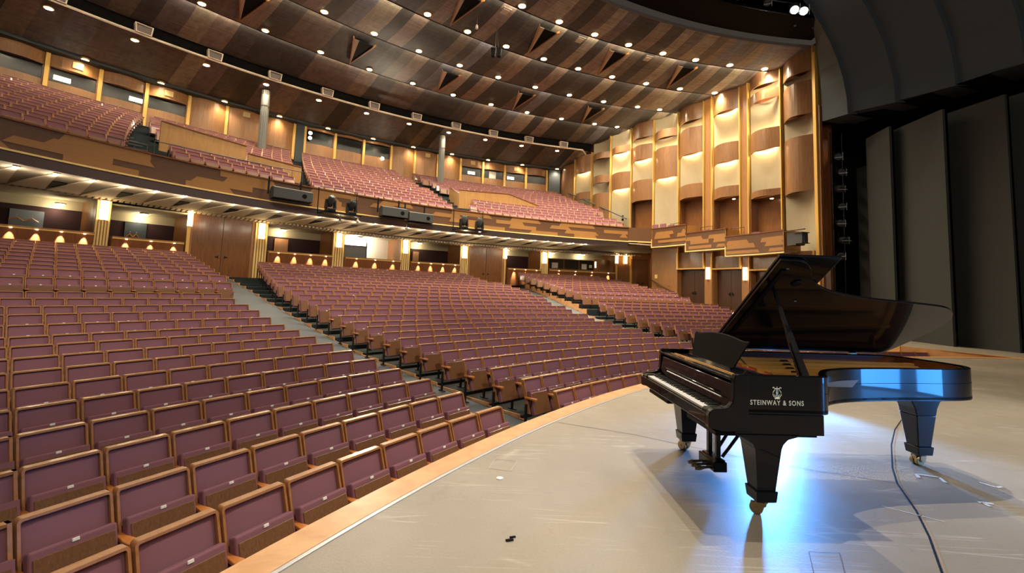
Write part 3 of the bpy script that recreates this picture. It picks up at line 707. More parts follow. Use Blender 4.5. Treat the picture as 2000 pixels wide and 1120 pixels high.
# ================================================================ ceiling
ZL={'E':14.62,'D':14.60,'C':14.77,'B':14.90,'P':14.05}
bands=[('E',28.85,31.3,14.75,14.62),('D',31.3,34.7,14.80,14.60),('C',34.7,38.4,14.84,14.77),('B',38.4,42.6,14.97,14.88),('A',42.6,46.3,15.06,14.62)]
aw={}
def AW(R):
    k=round(R,1)
    if k not in aw: aw[k]=wall_a(k)
    return aw[k]
for bi,(nmn,R0,R1,z0,z1) in enumerate(bands):
    mt_=ceiling_mat('ceiling_stripes_%d'%(bi+1), 7.3*bi)
    m=MB(); ns=12; na=90
    grid=[]
    for i in range(ns+1):
        s_=i/ns; R=R0+(R1-R0)*s_
        sag=z1+(z0-z1)*(1-s_)-.10*sin(PI*s_)
        row=[]
        a_r=AW(R)-.006
        for k in range(na+1):
            a=2.86+(a_r-2.86)*k/na; row.append((m.vert(PT(R,a,sag)),a,R-R0))
        grid.append(row)
    for i in range(ns):
        for k in range(na):
            q=[grid[i][k],grid[i][k+1],grid[i+1][k+1],grid[i+1][k]]
            m.face([x[0] for x in q],[(x[1],x[2]) for x in q])
    struct('ceiling_%d'%(bi+1),m,mt_,smooth=True)
    # rear lip and hidden cove strip
    ar=AW(R1)-.004
    m=MB(); m.sweep([(R1-.02,z1-.012),(R1+.03,z1-.012),(R1+.03,z1+.11),(R1-.02,z1+.11)],2.86,ar,90); struct('ceiling_lip',m,MT['black_matt'])
    if nmn!='A':
        m=MB(); m.mat(MT['lamp_cove']); m.sweep([(R1+.035,z1+.03),(R1+.05,z1+.03),(R1+.05,z1+.075),(R1+.035,z1+.075)],2.86,ar,90); o=m.build('cove_light_strip',None)
        tag(o,'hidden lit cove strip behind %s ceiling lip from the stage'%['the first','the second','the third','the fourth'][bi],'strip light')
    hh=.14 if nmn=='E' else 1.5
    m=MB(); m.sweep([(R0,z0-.02),(R0+.02,z0-.02),(R0+.02,z0+hh),(R0,z0+hh)],2.86,AW(R0)-.004,90); struct('ceiling_riser',m,MT['black_matt'] if nmn!='E' else MT['soffit_grey'])
# rear ceiling behind the pipe
mt_=ceiling_mat('ceiling_stripes_6',61.7)
m=MB(); m.sweep([(46.7,14.12),(48.3,13.86),(50,13.66),(51.6,13.40)],2.86,1.800,90,closed=False); struct('ceiling_6',m,mt_,smooth=True)
m=MB(); m.sweep([(46.34,14.62),(46.7,14.10),(46.75,14.1),(46.75,14.9),(46.34,14.9)],2.86,1.795,90); struct('ceiling_band',m,MT['black_matt'])
m=MB(); m.sweep([(50.9,13.36),(51.55,13.30),(51.55,13.62),(50.9,13.5)],2.86,1.82,90); struct('ceiling_cornice',m,MT['grey_wall'])
# pipe with framed boxes
m=MB(); m.X=Matrix.Translation(-PT(46.35,AX,14.0)); m.tube([PT(46.35,2.80+(1.815-2.80)*k/80,14.02) for k in range(81)]+[PT(46.9,1.803,13.8),PT(47.8,1.797,13.5)],.075,8)
tag(m.build('curved_pipe',MT['pipe_white'],loc=PT(46.35,AX,14.0),smooth=True),'long cream pipe curving across the whole ceiling','pipe')
nthw=['first','second','third','fourth','fifth','sixth','seventh','eighth','ninth','tenth','eleventh','twelfth','thirteenth','fourteenth']
for j in range(11):
    a=2.545-.0694*j+.003
    e=empty('ceiling_box_frame',PT(46.25,a,14.15)); inv=Matrix.Translation(-e.location)
    m=MB(); m.X=inv; w_=.0072
    def fr(z0,z1,r): return [PT(r,a+w_,z0),PT(r,a-w_,z0),PT(r,a-w_*1.15,z1),PT(r,a+w_*1.15,z1)]
    P=fr(14.02,14.5,46.15); Q=[p.lerp(sum(P,Vector())/4,.16) for p in P]; rad=Vector((cos(a),sin(a),0))*.3
    for k in range(4): m.prism([P[k],P[(k+1)%4],Q[(k+1)%4],Q[k]],rad)
    m.build('frame',MT['pipe_white'],e)
    m=MB(); m.X=inv; m.prism([q+rad*.5 for q in Q],rad*.2); m.build('mesh_panel',MT['soffit_grey'],e)
    tag(e,'cream framed vent box above the curved pipe, %s from the left'%nthw[j],'vent','framed vents along the curved pipe')
# triangular ceiling openings
def band_z(R):
    for nn,R0,R1,z0,z1 in bands:
        if R0<=R<=R1:
            q=(R-R0)/(R1-R0); return z1+(z0-z1)*(1-q)-.10*sin(PI*q)
    return 14.7
def tri(a,R0,R1,z0,z1,label,w0=.0165):
    e=empty('ceiling_opening',PT((R0+R1)/2,a,z0)); inv=Matrix.Translation(-e.location)
    p=[PT(R0+.05,a+w0+.008,band_z(R0+.05)-.20),PT(R0+.05,a-w0+.008,band_z(R0+.05)-.20),PT(R1-.15,a,band_z(R1-.15)-.17)]
    c=sum(p,Vector())/3
    m=MB(); m.X=inv; m.prism([c+(q-c)*.80+Vector((0,0,-.004)) for q in p],(0,0,.04)); m.build('shade_plate',MT['black_matt'],e)  # black plate stands in for the shade inside the opening
    m=MB(); m.X=inv
    for k in range(3):
        if k==0: continue
        q0,q1=p[k],p[(k+1)%3]; i0,i1=c+(q0-c)*.86,c+(q1-c)*.86
        m.prism([q0+Vector((0,0,-.04)),q1+Vector((0,0,-.04)),i1+Vector((0,0,-.04)),i0+Vector((0,0,-.04))],(0,0,.12))
    m.build('wooden_frame',MT['honey_wood'],e)
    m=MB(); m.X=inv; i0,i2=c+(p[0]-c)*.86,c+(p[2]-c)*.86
    m.prism([q+Vector((0,0,-.03)) for q in (i0,i0.lerp(c+(p[1]-c)*.86,.24),i2)],(0,0,.01)); m.build('painted_lit_cheek',MT['soffit_cream'],e)  # cream sliver: light on the left cheek put into its colour
    tag(e,label,'ceiling opening','triangular ceiling openings')
for j,a in enumerate((2.4125,2.2745,2.1370,1.9995,1.8620)):
    tri(a-.002,39.0,42.3,14.98,14.90,'dark triangular wood-framed opening in the rear ceiling band, %s from the left'%nthw[j])
for j,a in enumerate((2.351,2.2140,2.0780,1.9410,1.8010)):
    if j==0: continue
    tri(a,31.6,34.4,14.88,14.66,'dark triangular wood-framed opening in the front ceiling band, %s from the left'%nthw[j-1],.019)
for j,(a,l) in enumerate(((2.162,'leftmost'),(2.022,'middle'),(1.886,'rightmost'))):
    e=empty('ceiling_vent',PT(32.0,a,14.74)); inv=Matrix.Translation(-e.location)
    m=MB(); m.X=inv; m.sweep([(31.7,14.70),(32.5,14.68),(32.5,14.8),(31.7,14.8)],a-.007,a+.007,1); m.build('vent_body',MT['soffit_grey'],e)
    m=MB(); m.X=inv; m.sweep([(31.8,14.685),(32.4,14.67),(32.4,14.69),(31.8,14.70)],a-.0055,a+.0055,1); m.build('mesh',MT['soffit_cream'],e)
    tag(e,'small brown rectangular ceiling vent, %s of three behind the front lip'%l,'vent')
# ceiling downlights
rows=[('first',31.0,14.62,[2.152,2.083,2.014,1.946,1.876,1.809,1.740,1.671]),
 ('second',34.35,14.60,[2.248,2.183,2.115,2.045,1.978,1.910,1.841,1.772,1.702]),
 ('third',38.0,14.76,[2.347,2.279,2.211,2.143,2.074,2.004,1.937,1.868,1.799,1.754]),
 ('fourth',42.0,14.72,[2.449,2.381,2.312,2.243,2.175,2.106,2.037,1.968,1.900,1.833,1.787]),
 ('fifth',47.3,14.02,[2.549,2.481,2.412,2.344,2.275,2.205,2.136,2.067,1.999,1.929,1.858]),
 ('sixth',50.9,13.42,[2.507,2.440,2.373,2.306,2.239,2.170,2.103,2.034,1.966,1.899,1.829])]
rows[3]=('fourth',42.2,14.84,rows[3][3])
lampmeshes=None
for rn,R,z,al in rows:
    for j,a in enumerate(al):
        e=empty('ceiling_downlight',PT(R,a,z))
        if lampmeshes is None:
            m=MB(); m.mat(MT['lamp_warm']); m.lathe([(.15,-.05),(.15,-.02),(.05,.0)],16); l0=m.build('lens',None,e)
            m=MB(); m.lathe([(.17,-.04),(.20,-.04),(.20,.05),(.17,.05)],16); l1=m.build('trim_ring',MT['gold_trim'],e)
            lampmeshes=(l0.data,l1.data)
        else:
            for nm_,me in zip(('lens','trim_ring'),lampmeshes):
                o=bpy.data.objects.new(nm_,me); COL.objects.link(o); o.parent=e
        tag(e,'lit ceiling downlight, %s from the left in the %s row from the stage'%(nthw[j],rn),'downlight','downlights in the ceiling')
        ld=bpy.data.lights.new('down_glow','SPOT'); ld.energy=1120 if rn not in ('fifth','sixth') else (480 if rn=='fifth' else 300); ld.color=(1,.84,.62); ld.spot_size=2.5; ld.spot_blend=.9; ld.shadow_soft_size=.18
        lo=bpy.data.objects.new('down_glow',ld); COL.objects.link(lo); lo.location=PT(R,a,z-.1)
# hanging stage lamp cluster and single hanging lamp
for (px,py,pz,label,n) in ((None,None,None,'pair of black loudspeakers hanging on wires from the ceiling',2),(None,None,None,'tiny lamp hanging on a wire from the ceiling beside the black pair',1)):
    P=PT(33.0,2.1555 if n==2 else 2.190,13.18 if n==2 else 14.1)
    e=empty('hanging_speaker' if n==2 else 'hanging_lamp',P)
    for k in range(n):
        m=MB(); 
        if n==2: m.taper((-.14+.28*k,0,-.2),(.18,.2),(-.14+.28*k,0,.2),(.24,.26)); m.build('cabinet',MT['black_matt'],e)
        else: m.lathe([(.03,-.12),(.07,-.1),(.06,.05),(.01,.12)],10); m.build('lamp_body',MT['pipe_white'],e)
    m=MB(); 
    if n==2: m.tube([(-.25,0,.24),(.25,0,.24)],.02,6)
    m.tube([(-.05 if n==2 else 0,0,.24 if n==2 else .12),(0,0,1.45 if n==2 else .55)],.008,4)
    if n==2: m.tube([(.1,0,.24),(0,0,1.4)],.008,4)
    m.build('wires',MT['fixture_grey'],e); tag(e,label,'loudspeaker' if n==2 else 'lamp')

# ================================================================ side wall (hall's left wall, right in the picture)
sw=empty('wall_right',WS(12,0)); sw['kind']='structure'; sinv=Matrix.Translation(-sw.location)
def SB(): m=MB(); m.X=sinv; return m
def wallstrip(m,s0,s1,z0,z1,d0,d1,n=6):
    for k in range(n):
        a=s0+(s1-s0)*k/n; b_=s0+(s1-s0)*(k+1)/n
        m.prism([WS(a,z0,d0),WS(b_,z0,d0),WS(b_,z1,d0),WS(a,z1,d0)], WS(a,0,d1)-WS(a,0,d0))
def bulge_panel(m,s0,s1,z0,z1,b,base=-.05,back=-.30,n=12):
    D=lambda t: base+b*sin(PI*t)
    for k in range(n):
        t0,t1=k/n,(k+1)/n; a=s0+(s1-s0)*t0; c=s0+(s1-s0)*t1
        p=[WS(a,z0,D(t0)),WS(c,z0,D(t1)),WS(c,z1,D(t1)),WS(a,z1,D(t0))]
        m.quad(*p)
        if b>0:       # top and bottom edge thickness
            th=.04
            q=[WS(a,z0,D(t0)-th),WS(c,z0,D(t1)-th),WS(c,z1,D(t1)-th),WS(a,z1,D(t0)-th)]
            m.quad(p[0],p[1],q[1],q[0]); m.quad(p[3],p[2],q[2],q[3]); m.quad(*q)
bayd=dict(
 J=((.18,2.01),14.75,'w',[13.58,13.08,11.3,10.15,7.2,4.08],3.4),
 I=((2.27,4.18),14.75,'w',[13.95,13.6,13.04,11.3,10.1,7.75,7.38],None),
 Hh=((4.90,6.85),14.75,'w',[13.3,11.23,10.02,8.45,7.78],None),
 G=((7.66,9.75),14.85,'w',[13.6,13.1,11.27,9.15,8.23],None),
 F=((9.90,11.98),14.9,'c',[13.68,13.08,12.35,10.05],6.2),
 E=((12.12,14.2),14.85,'w',[13.65,13.07,11.9,10.3,8.7],None),
 D=((14.34,16.4),14.8,'c',[13.53,12.98,11.35,9.96],6.2),
 C=((16.58,18.6),14.7,'c',[13.52,12.97,11.53,10.86,9.97],6.2),
 B=((18.87,21.1),13.8,'w',[12.24,10.43,9.8],6.4),
 A=((21.3,23.9),13.5,'w',[],9.4))
lit={'J':[], 'I':[(13.6,'u'),(11.3,'u'),(10.1,'d')],'Hh':[(11.23,'u'),(10.02,'d'),(13.3,'d')],'G':[(13.1,'u'),(11.27,'d')],'F':[(13.08-.7,'u'),(10.05,'d')],'E':[(13.07,'u'),(11.9,'d')],'D':[(11.35,'u'),(9.96,'d'),(12.98,'d')],'C':[],'B':[(12.24,'d')],'A':[]}
for nmn,((s0,s1),zt,kind,zs_,zend) in bayd.items():
    z=zt; k=kind; L_=list(zs_)+([zend] if zend else [])
    if not L_: L_=[8.0]
    for zn in L_:
        m=SB()
        if k=='w': bulge_panel(m,s0+.02,s1-.02,zn,z,.42,base=.0); m.build('wood_panel',MT['panel_wood'],sw)
        else: bulge_panel(m,s0+.02,s1-.02,zn-.15,z+.15,-.30,base=-.04); m.build('cream_panel',MT['cream_cloth'],sw)
        z=zn; k='c' if k=='w' else 'w'
    for zl,dr in lit[nmn]:
        m=SB(); m.mat(MT['lamp_soft']); zz=zl-.14 if dr=='u' else zl+.14
        # strip hidden behind the neighbouring wooden panel
        zz = zl-.24 if dr=='u' else zl+.26
        wallstrip(m,s0+.30,s1-.30,zz-.03,zz+.03,-.08,-.05,4); m.build('hidden_light',None,sw)
        sg=(s0+s1)/2
        ld=bpy.data.lights.new('panel_glow','AREA'); ld.shape='RECTANGLE'; ld.size=(s1-s0)*.75; ld.size_y=.06; ld.energy=52; ld.color=(1,.74,.40)
        lo=bpy.data.objects.new('panel_glow',ld); COL.objects.link(lo); lo.location=WS(sg,zz,.07)
        t=WS(sg+.01,0)-WS(sg-.01,0); yaw=math.atan2(t.y,t.x)
        n_=WS(sg,0,1)-WS(sg,0,0)
        dirv=Vector((-n_.x*.35,-n_.y*.35, 1 if dr=='u' else -1)).normalized()
        zax=-dirv; xax=t.normalized(); yax=zax.cross(xax).normalized(); xax=yax.cross(zax)
        lo.matrix_world=Matrix((xax,yax,zax)).transposed().to_4x4(); lo.location=WS(sg,zz,-.10)
# solid wall behind, piers and gold posts
m=SB(); wallstrip(m,-.05,12.15,-1.3,15.3,-.62,-.9,12); wallstrip(m,12.15,23.9,5.15,15.3,-.62,-.9,12); m.build('wall_core',MT['walnut'],sw)
m=SB(); wallstrip(m,23.9,24.6,9.0,14,-.1,.1,1); m.build('corner_board',MT['honey_wood'],sw)
for s0,s1 in ((4.20,4.90),(6.88,7.64)):
    m=SB(); wallstrip(m,s0+.12,s1-.12,-.6,14.9,-.4,.02,1); m.build('pier_board',MT['honey_wood'],sw)
gp=[0.08,2.14,4.26,4.84,6.93,7.60,9.82,12.05,14.27,16.49,18.73,21.2]
for i,s in enumerate(gp):
    zb0={0:3.4}.get(i,3.4 if i<7 else 5.6 if i<10 else 7.5)
    m=SB(); wallstrip(m,s-.028,s+.028,zb0,14.85 if s<18.7 else 13.9,-.4,.12,1); m.build('gold_post',MT['gold_trim'],sw)
m=SB(); wallstrip(m,-.08,.04,-1.0,14.4,-.06,.14,1); m.build('gold_post',MT['gold_trim'],sw)
m=SB(); wallstrip(m,-.22,-.10,-1.0,11.5,-.10,.06,1); m.build('proscenium_post',MT['red_brown_wood'],sw)
# door openings at box level (recesses)
def recess(s0,s1,z0,z1,dep,mat,back,name):
    m=SB()
    wallstrip(m,s0,s1,z0,z1,-dep,-dep-.05,2); m.build(name+'_back',back,sw)
    m=SB()
    for s in (s0,s1): wallstrip(m,s-.03,s+.03,z0,z1,-dep,0,1)
    m.build(name+'_side',mat,sw)
    m=SB(); wallstrip(m,s0,s1,z1,z1+.05,-dep,0,2); m.build(name+'_ceiling',mat,sw)
for (s0,s1,zt_) in ((2.27,4.18,7.38),(4.9,6.85,7.78),(7.66,9.75,8.23)):
    recess(s0,s1,4.0,zt_,.58,MT['red_brown_wood'],MT['red_brown_wood'],'box_recess')
recess(12.12,14.2,5.5,8.7,.4,MT['dark_door'],MT['red_brown_wood'],'box_recess')
for s,z,l in ((3.0,7.3,'rightmost side box'),(5.5,7.7,'middle side box')):
    e=empty('recess_lamp',WS(s,z,-.2)); m=MB(); m.mat(MT['lamp_soft']); m.lathe([(.09,-.03),(.09,0)],12); m.build('lens',None,e); m=MB(); m.lathe([(.11,-.01),(.12,.03)],12); m.build('ring',MT['gold_trim'],e)
    tag(e,'small lit lamp in the recess ceiling of the '+l,'lamp')
# ---- projecting side boxes
DB=1.25
def sidebox(s0,s1,zb_,zt_,k,label):
    e=empty('side_box',WS((s0+s1)/2,zb_,DB)); inv=Matrix.Translation(-e.location)
    def W(m,*a,**kw): m.X=inv; wallstrip(m,*a,**kw)
    m=MB(); W(m,s0,s1,zb_,zt_,DB,DB-.08,n=8); m.build('front_panel',MT['fascia_dark'],e)
    m=MB(); W(m,s0-.02,s1+.02,zt_-.002,zt_+.05,DB+.03,DB-.16,n=8); m.build('top_rail',MT['walnut'],e)
    m=MB(); W(m,s0,s1,zb_-.05,zb_+.01,DB+.03,DB-.04,n=8); m.build('gold_edge',MT['pale_gold'],e)
    m=MB(); W(m,s1-.03,s1+.03,zb_-.05,zb_+.55,DB+.03,DB-.04,n=1); m.build('gold_step',MT['pale_gold'],e)
    m=MB(); W(m,s0,s1,zb_+.02,zb_+.10,DB-.02,-.30,n=8); m.build('floor_slab',MT['soffit_cream'],e)
    m=MB(); W(m,s0,s0+.06,zb_,zt_,DB,0.15,n=1); m.build('side_panel',MT['fascia_light'],e); m=MB(); W(m,s1-.06,s1,zb_,zt_,DB,0.0,n=1); m.build('side_panel',MT['fascia_light'],e)
    rg=random.Random(30+k); m=MB()
    for z0,z1 in ((zt_-.50,zt_-.26),(zt_-.74,zt_-.48),(zt_-1.04,zt_-.86)):
        s=s1-rg.uniform(0,.6)
        while s>s0+.3:
            ln=min(rg.uniform(1.3,2.6),s-s0); ch=rg.choice((.10,.14,0)); 
            P=[WS(s,z0,DB+.012),WS(s-ln*.5,z0,DB+.012),WS(s-ln,z0,DB+.012),WS(s-ln+ch,z1,DB+.012),WS(s-ln*.5,z1,DB+.012),WS(s-ch,z1,DB+.012)]
            m.X=inv; m.poly([P[0],P[1],P[4],P[5]]); m.poly([P[1],P[2],P[3],P[4]]); s-=ln+rg.uniform(.3,.9)
    m.build('light_inlay',MT['fascia_light'],e)
    tag(e,label,'theatre box','projecting wooden side boxes')
sidebox(8.0,11.1,4.93,6.22,0,'projecting wooden side box nearest the balcony, highest of three')
sidebox(4.85,8.05,4.46,5.62,1,'middle one of the three stepped wooden side boxes')
sidebox(.95,4.9,4.0,5.12,2,'projecting wooden side box nearest the stage, lowest of three')
# link between balcony fascia and first box
m=SB(); 
for k in range(6):
    t0,t1=k/6,(k+1)/6; p0=PT(39,1.80,0).lerp(WS(11.1,0,DB),t0); p1=PT(39,1.80,0).lerp(WS(11.1,0,DB),t1)
    m.prism([Vector((p0.x,p0.y,5.28)),Vector((p1.x,p1.y,5.28)),Vector((p1.x,p1.y,6.26)),Vector((p0.x,p0.y,6.26))],Vector((.02,.08,0)))
m.build('fascia_link',MT['fascia_dark'],sw)
m=SB(); p0=PT(39,1.80,0); p1=WS(11.1,0,DB)
m.prism([Vector((p0.x,p0.y,5.24)),Vector((p1.x,p1.y,5.24)),Vector((p1.x,p1.y,5.31)),Vector((p0.x,p0.y,5.31))],Vector((-.03,-.05,0))); m.build('gold_edge',MT['pale_gold'],sw)
m=SB(); a_=PT(39,1.80,5.1); b_=WS(11.1,5.05,DB); c_=WS(11.1,5.05,-.3); d_=PT(45.2,1.69,5.1); m.prism([a_,b_,c_,WS(14.5,5.05,-.3),d_],(0,0,.06)); m.build('soffit_link',MT['soffit_cream'],sw)
# loudspeaker cluster on the end of the lowest box
e=empty('box_loudspeaker',WS(.42,4.60,1.05)); t=(WS(1,0)-WS(0,0)); yaw=math.atan2(t.y,t.x); e.rotation_euler=(0,0,yaw)
m=MB(); m.box((0,0,0),(.5,.55,.62)); m.build('cabinet',MT['fixture_grey'],e)
m=MB(); m.prism([(-.26,-.3,-.3),(-.26,.3,-.3),(-.26,.05,.3),(-.26,-.3,.3)],(.02,0,0)); m.box((-.55,.1,.0),(.42,.06,.5)); m.box((-.55,.4,.0),(.42,.06,.5)); m.box((-.55,.25,.26),(.5,.5,.03)); m.box((-.55,.25,-.26),(.5,.5,.03)); m.build('barn_door',MT['fixture_grey'],e)
m=MB(); m.box((-.2,.3,.42),(1.2,.1,.04)); m.build('bracket',MT['dark_door'],e)
tag(e,'dark grey loudspeaker with open frame hanging at the end of the lowest side box','loudspeaker')
# seats glimpsed in side boxes
def box_seat(s,z,l):
    e=empty('box_chair',WS(s,z,.55)); t=(WS(s+.1,0)-WS(s-.1,0)); e.rotation_euler=(0,0,math.atan2(t.y,t.x))
    m=MB(); m.box((0,0,.68),(.5,.07,.42)); m.build('backrest',MT['mauve_cloth'],e); m=MB(); m.box((0,.25,.42),(.5,.46,.09)); m.build('seat',MT['mauve_cloth'],e)
    m=MB()
    for x in (-.22,.22):
        for y in (.05,.42): m.tube([(x,y,.05),(x,y,.4)],.015,6)
    m.build('leg_frame',MT['black_metal'],e); tag(e,l,'chair')
for s,z,l in ((11.4,5.75,'mauve chair at the join of balcony and first side box, nearer the balcony'),(10.7,5.75,'mauve chair at the join of balcony and first side box, nearer the stage'),(10.0,5.6,'mauve chair inside the highest side box'),(7.0,4.95,'mauve chair showing above the rail of the middle side box'),(3.4,4.45,'mauve chair showing above the rail of the lowest side box')): box_seat(s,z,l)
for s,z,l in ((9.6,6.15,'black rail loop on the highest side box'),(6.9,5.62,'black rail loop on the middle side box'),(4.6,5.3,'black rail loop between the middle and lowest side boxes')):
    e=WS(s,z,.6); m=MB(); t=(WS(s+.1,0)-WS(s-.1,0)).normalized()*.45; m.tube([-t,-t+Vector((0,0,.4)),t+Vector((0,0,.4)),t],.02,6); tag(m.build('guard_rail',MT['black_metal'],loc=e),l,'rail')
# ---- lower wall: framed panels, doors, sconces
m=SB(); wallstrip(m,-.1,12.2,-1.2,3.4,-.6,-.55,10); m.build('lower_wall',MT['dark_door'],sw)
m=SB(); m.prism([WS(12.15,-.3,-.3),PT(44.9,1.689,-.3),PT(44.9,1.689,5.2),WS(12.15,5.2,-.3)],Vector((.15,.1,0))); wallstrip(m,9.95,12.17,.3,5.0,-.5,-.02,3); m.build('lower_board',MT['honey_wood'],sw)
for s0,s1,zt_,zb_ in ((7.65,9.90,4.35,3.45),(4.9,6.98,3.95,3.38),(.3,4.25,3.9,3.25)):
    m=SB(); bulge_panel(m,s0,s1,zb_,zt_+.2,.12,base=-.05); m.build('lintel_panel',MT['red_brown_wood'],sw)
    m=SB(); wallstrip(m,s0,s1,zb_-.08,zb_,-.3,.10,4); wallstrip(m,s0-.05,s0+.03,zb_-.08,zt_+.2,-.3,.10,1); wallstrip(m,s1-.03,s1+.05,zb_-.08,zt_+.2,-.3,.10,1); m.build('gold_frame',MT['gold_trim'],sw)
for s0,s1 in ((4.26,4.86),(6.96,7.62)):
    m=SB(); wallstrip(m,s0,s1,-1.0,4.3,-.5,-.04,1); m.build('pier_board',MT['honey_wood'],sw)
for k,(s0,s1,zt_,z0_) in enumerate(((7.7,9.9,3.35,.1),(4.95,6.9,3.3,.1),(1.9,4.2,3.15,-.1))):
    e=empty('door_%d'%(k+4),WS((s0+s1)/2,z0_,-.5)); e['kind']='structure'; inv=Matrix.Translation(-e.location); c=(s0+s1)/2
    for p,q in ((s0,c-.01),(c+.01,s1)):
        m=MB(); m.X=inv; wallstrip(m,p,q,z0_,zt_,-.50,-.44,2); m.build('door_leaf',MT['dark_door'],e)
    for s_ in (-.09,.09):
        m=MB(); m.X=inv; m.tube([WS(c+s_,1.75,-.38),WS(c+s_*2.2,1.75,-.38)],.022,6); m.tube([WS(c+s_,1.68,-.40),WS(c+s_,1.86,-.40)],.03,6); m.build('door_handle',MT['black_metal'],e)
for s,zt_,l in ((7.28,3.50,'lit wall sconce on the pier left of the piano lid, farther from the stage'),(4.56,3.42,'lit wall sconce on the pier left of the piano lid, nearer the stage')):
    sconce(0,0,zt_,l,onwall=s,h=.80)
for s,z,l in ((12.1,2.9,'small gold switch plate on the wall beside the corner door'),):
    e=WS(s-.35,z,.0); m=MB(); t=(WS(s,0)-WS(s-1,0)).normalized()
    m.prism([-t*.12+Vector((0,0,-.14)),t*.12+Vector((0,0,-.14)),t*.12+Vector((0,0,.14)),-t*.12+Vector((0,0,.14))],(WS(s,0,.03)-WS(s,0,0))); tag(m.build('switch_plate',MT['pale_gold'],loc=e),l,'plate')
e=WS(11,2.1,.12); m=MB(); m.tube([WS(12.05,2.62,.14)-e,WS(11.2,2.2,.14)-e,WS(10.2,1.82,.14)-e,WS(10.0,1.78,.14)-e],.045,8)
for s in (11.6,10.6): m.tube([WS(s,2.2,.14)-e,WS(s,2.2,0)-e],.02,5)
tag(m.build('wall_handrail',MT['dark_door'],loc=e),'dark sloping handrail on the honey wood wall right of the corner door','handrail')
e=WS(16,8,.2); m=MB(); m.tube([WS(21.8,10.75,.35)-e,WS(18,9.1,.35)-e,WS(14.4,7.45,.35)-e],.05,8)
for s,z in ((21,10.4),(18,9.1),(15.2,7.8)): m.tube([WS(s,z,.35)-e,WS(s,z,.0)-e],.02,5)
tag(m.build('balcony_handrail',MT['fixture_grey'],loc=e),'long sloping handrail running down the balcony side wall','handrail')
for i,(z,c_) in enumerate(((7.75,'black_matt'),(7.5,'black_matt'),(7.1,'felt_red'),(6.75,'white_plate'))):
    e=WS(15.1,z,.02); m=MB(); m.lathe([(.07,-.09),(.09,-.05),(.09,.06),(.05,.09)],10); tag(m.build('wall_fitting',MT[c_],loc=e),'small %s fitting on the tall cream panel above the balcony seats, %s'%(['black','black','red','white'][i],['topmost','second from top','third from top','lowest'][i]),'fitting')

# ================================================================ proscenium side: portal shells, dark panels, lighting tower
Adir=Vector((cos(AX),sin(AX),0)); Ldir=Vector((-sin(AX),cos(AX),0))          # axis, lateral (towards picture left)
if Ldir.x>0: Ldir=-Ldir
# portal shells: each a quarter arch that rises and leans over the stage
pb=[(15.28,22.06),(15.76,20.77),(16.77,19.29),(17.70,17.53),(18.31,15.62),(19.2,12.6)]

for i in range(5):
    p0=Vector((*pb[i],0)); p1=Vector((*pb[i+1],0)); ex=(p1-p0).normalized()
    m=MB(); zb0=10.6-.02*i; prof_=[]
    for k in range(15):
        t=k/14*PI*.48
        prof_.append(( 9.5*(1-cos(t)), 8.2*sin(t)))
    inw=Vector((-1,-.18,0)).normalized()
    fx=.22 if i==0 else 1.0
    q0=[p0+inw*(x*fx)+Vector((0,0,zb0+z)) for x,z in prof_]; q1=[p1+inw*(x+.0)+ex*.0+Vector((0,0,zb0-.12+z)) for x,z in prof_]
    st=Vector((.16,0,0))
    for k in range(14):
        m.quad(q0[k]+st,q1[k],q1[k+1],q0[k+1]+st)
        m.quad(q1[k],q1[k]+Vector((.45,0,.0)),q1[k+1]+Vector((.45,0,.0)),q1[k+1])
    m.quad(q0[0]+st,q1[0],q1[0]+Vector((1.5,.4,.0)),q0[0]+Vector((1.8,.4,0)))
    struct('wall_portal_shell',m,MT['portal_grey'],smooth=(i==0))
m=MB(); m.poly([(15.4,22.6,10.7),(17.0,19.6,10.5),(20.5,9,10.4),(23,4,10.4),(34,6,10.4),(34,30,10.6),(16.2,26,10.7)]); struct('ceiling_wings',m,MT['black_matt'])
# shell above the proscenium, hiding the fly loft
m=MB(); m.quad((-30,-4,19.2),(26,10,19.2),(26,-30,19.2),(-30,-30,19.2)); struct('ceiling_stage',m,MT['portal_grey'])
m=MB(); m.quad((-22,0,17.6),(17,22.5,17.6),(26,10,18.9),(-30,-6,18.9)); struct('ceiling_portal',m,MT['portal_grey'])
# tall dark panels standing on the side platform
pan=[(16.35,21.6,16.75,20.2,8.2,'farthest, half hidden by the spotlight tower'),(16.7,21.0,17.05,18.6,9.45,'second from the spotlight tower'),(16.95,20.0,17.3,17.35,9.5,'third from the spotlight tower'),(17.15,18.4,18.15,15.9,9.5,'fourth from the spotlight tower, widest fully visible'),(17.6,16.7,19.2,13.6,9.5,'nearest one at the right picture edge')]
pan=[((1640,1685),(17.4,22.0),(17.4,20.6),7.9,'farthest, beside the spotlight tower')]
def unplane_pt(px,py,z):  # floor point helper used once for the panel feet
    return None
feet=[((17.35,22.3),(17.55,21.15),8.3,'farthest one beside the spotlight tower'),((17.1,21.3),(16.83,19.63),9.5,'second from the spotlight tower'),((17.25,19.9),(17.16,17.48),9.42,'third from the spotlight tower'),((17.75,17.9),(18.07,16.04),9.42,'fourth from the spotlight tower'),((18.5,16.3),(19.3,13.6),9.45,'nearest one at the right picture edge')]
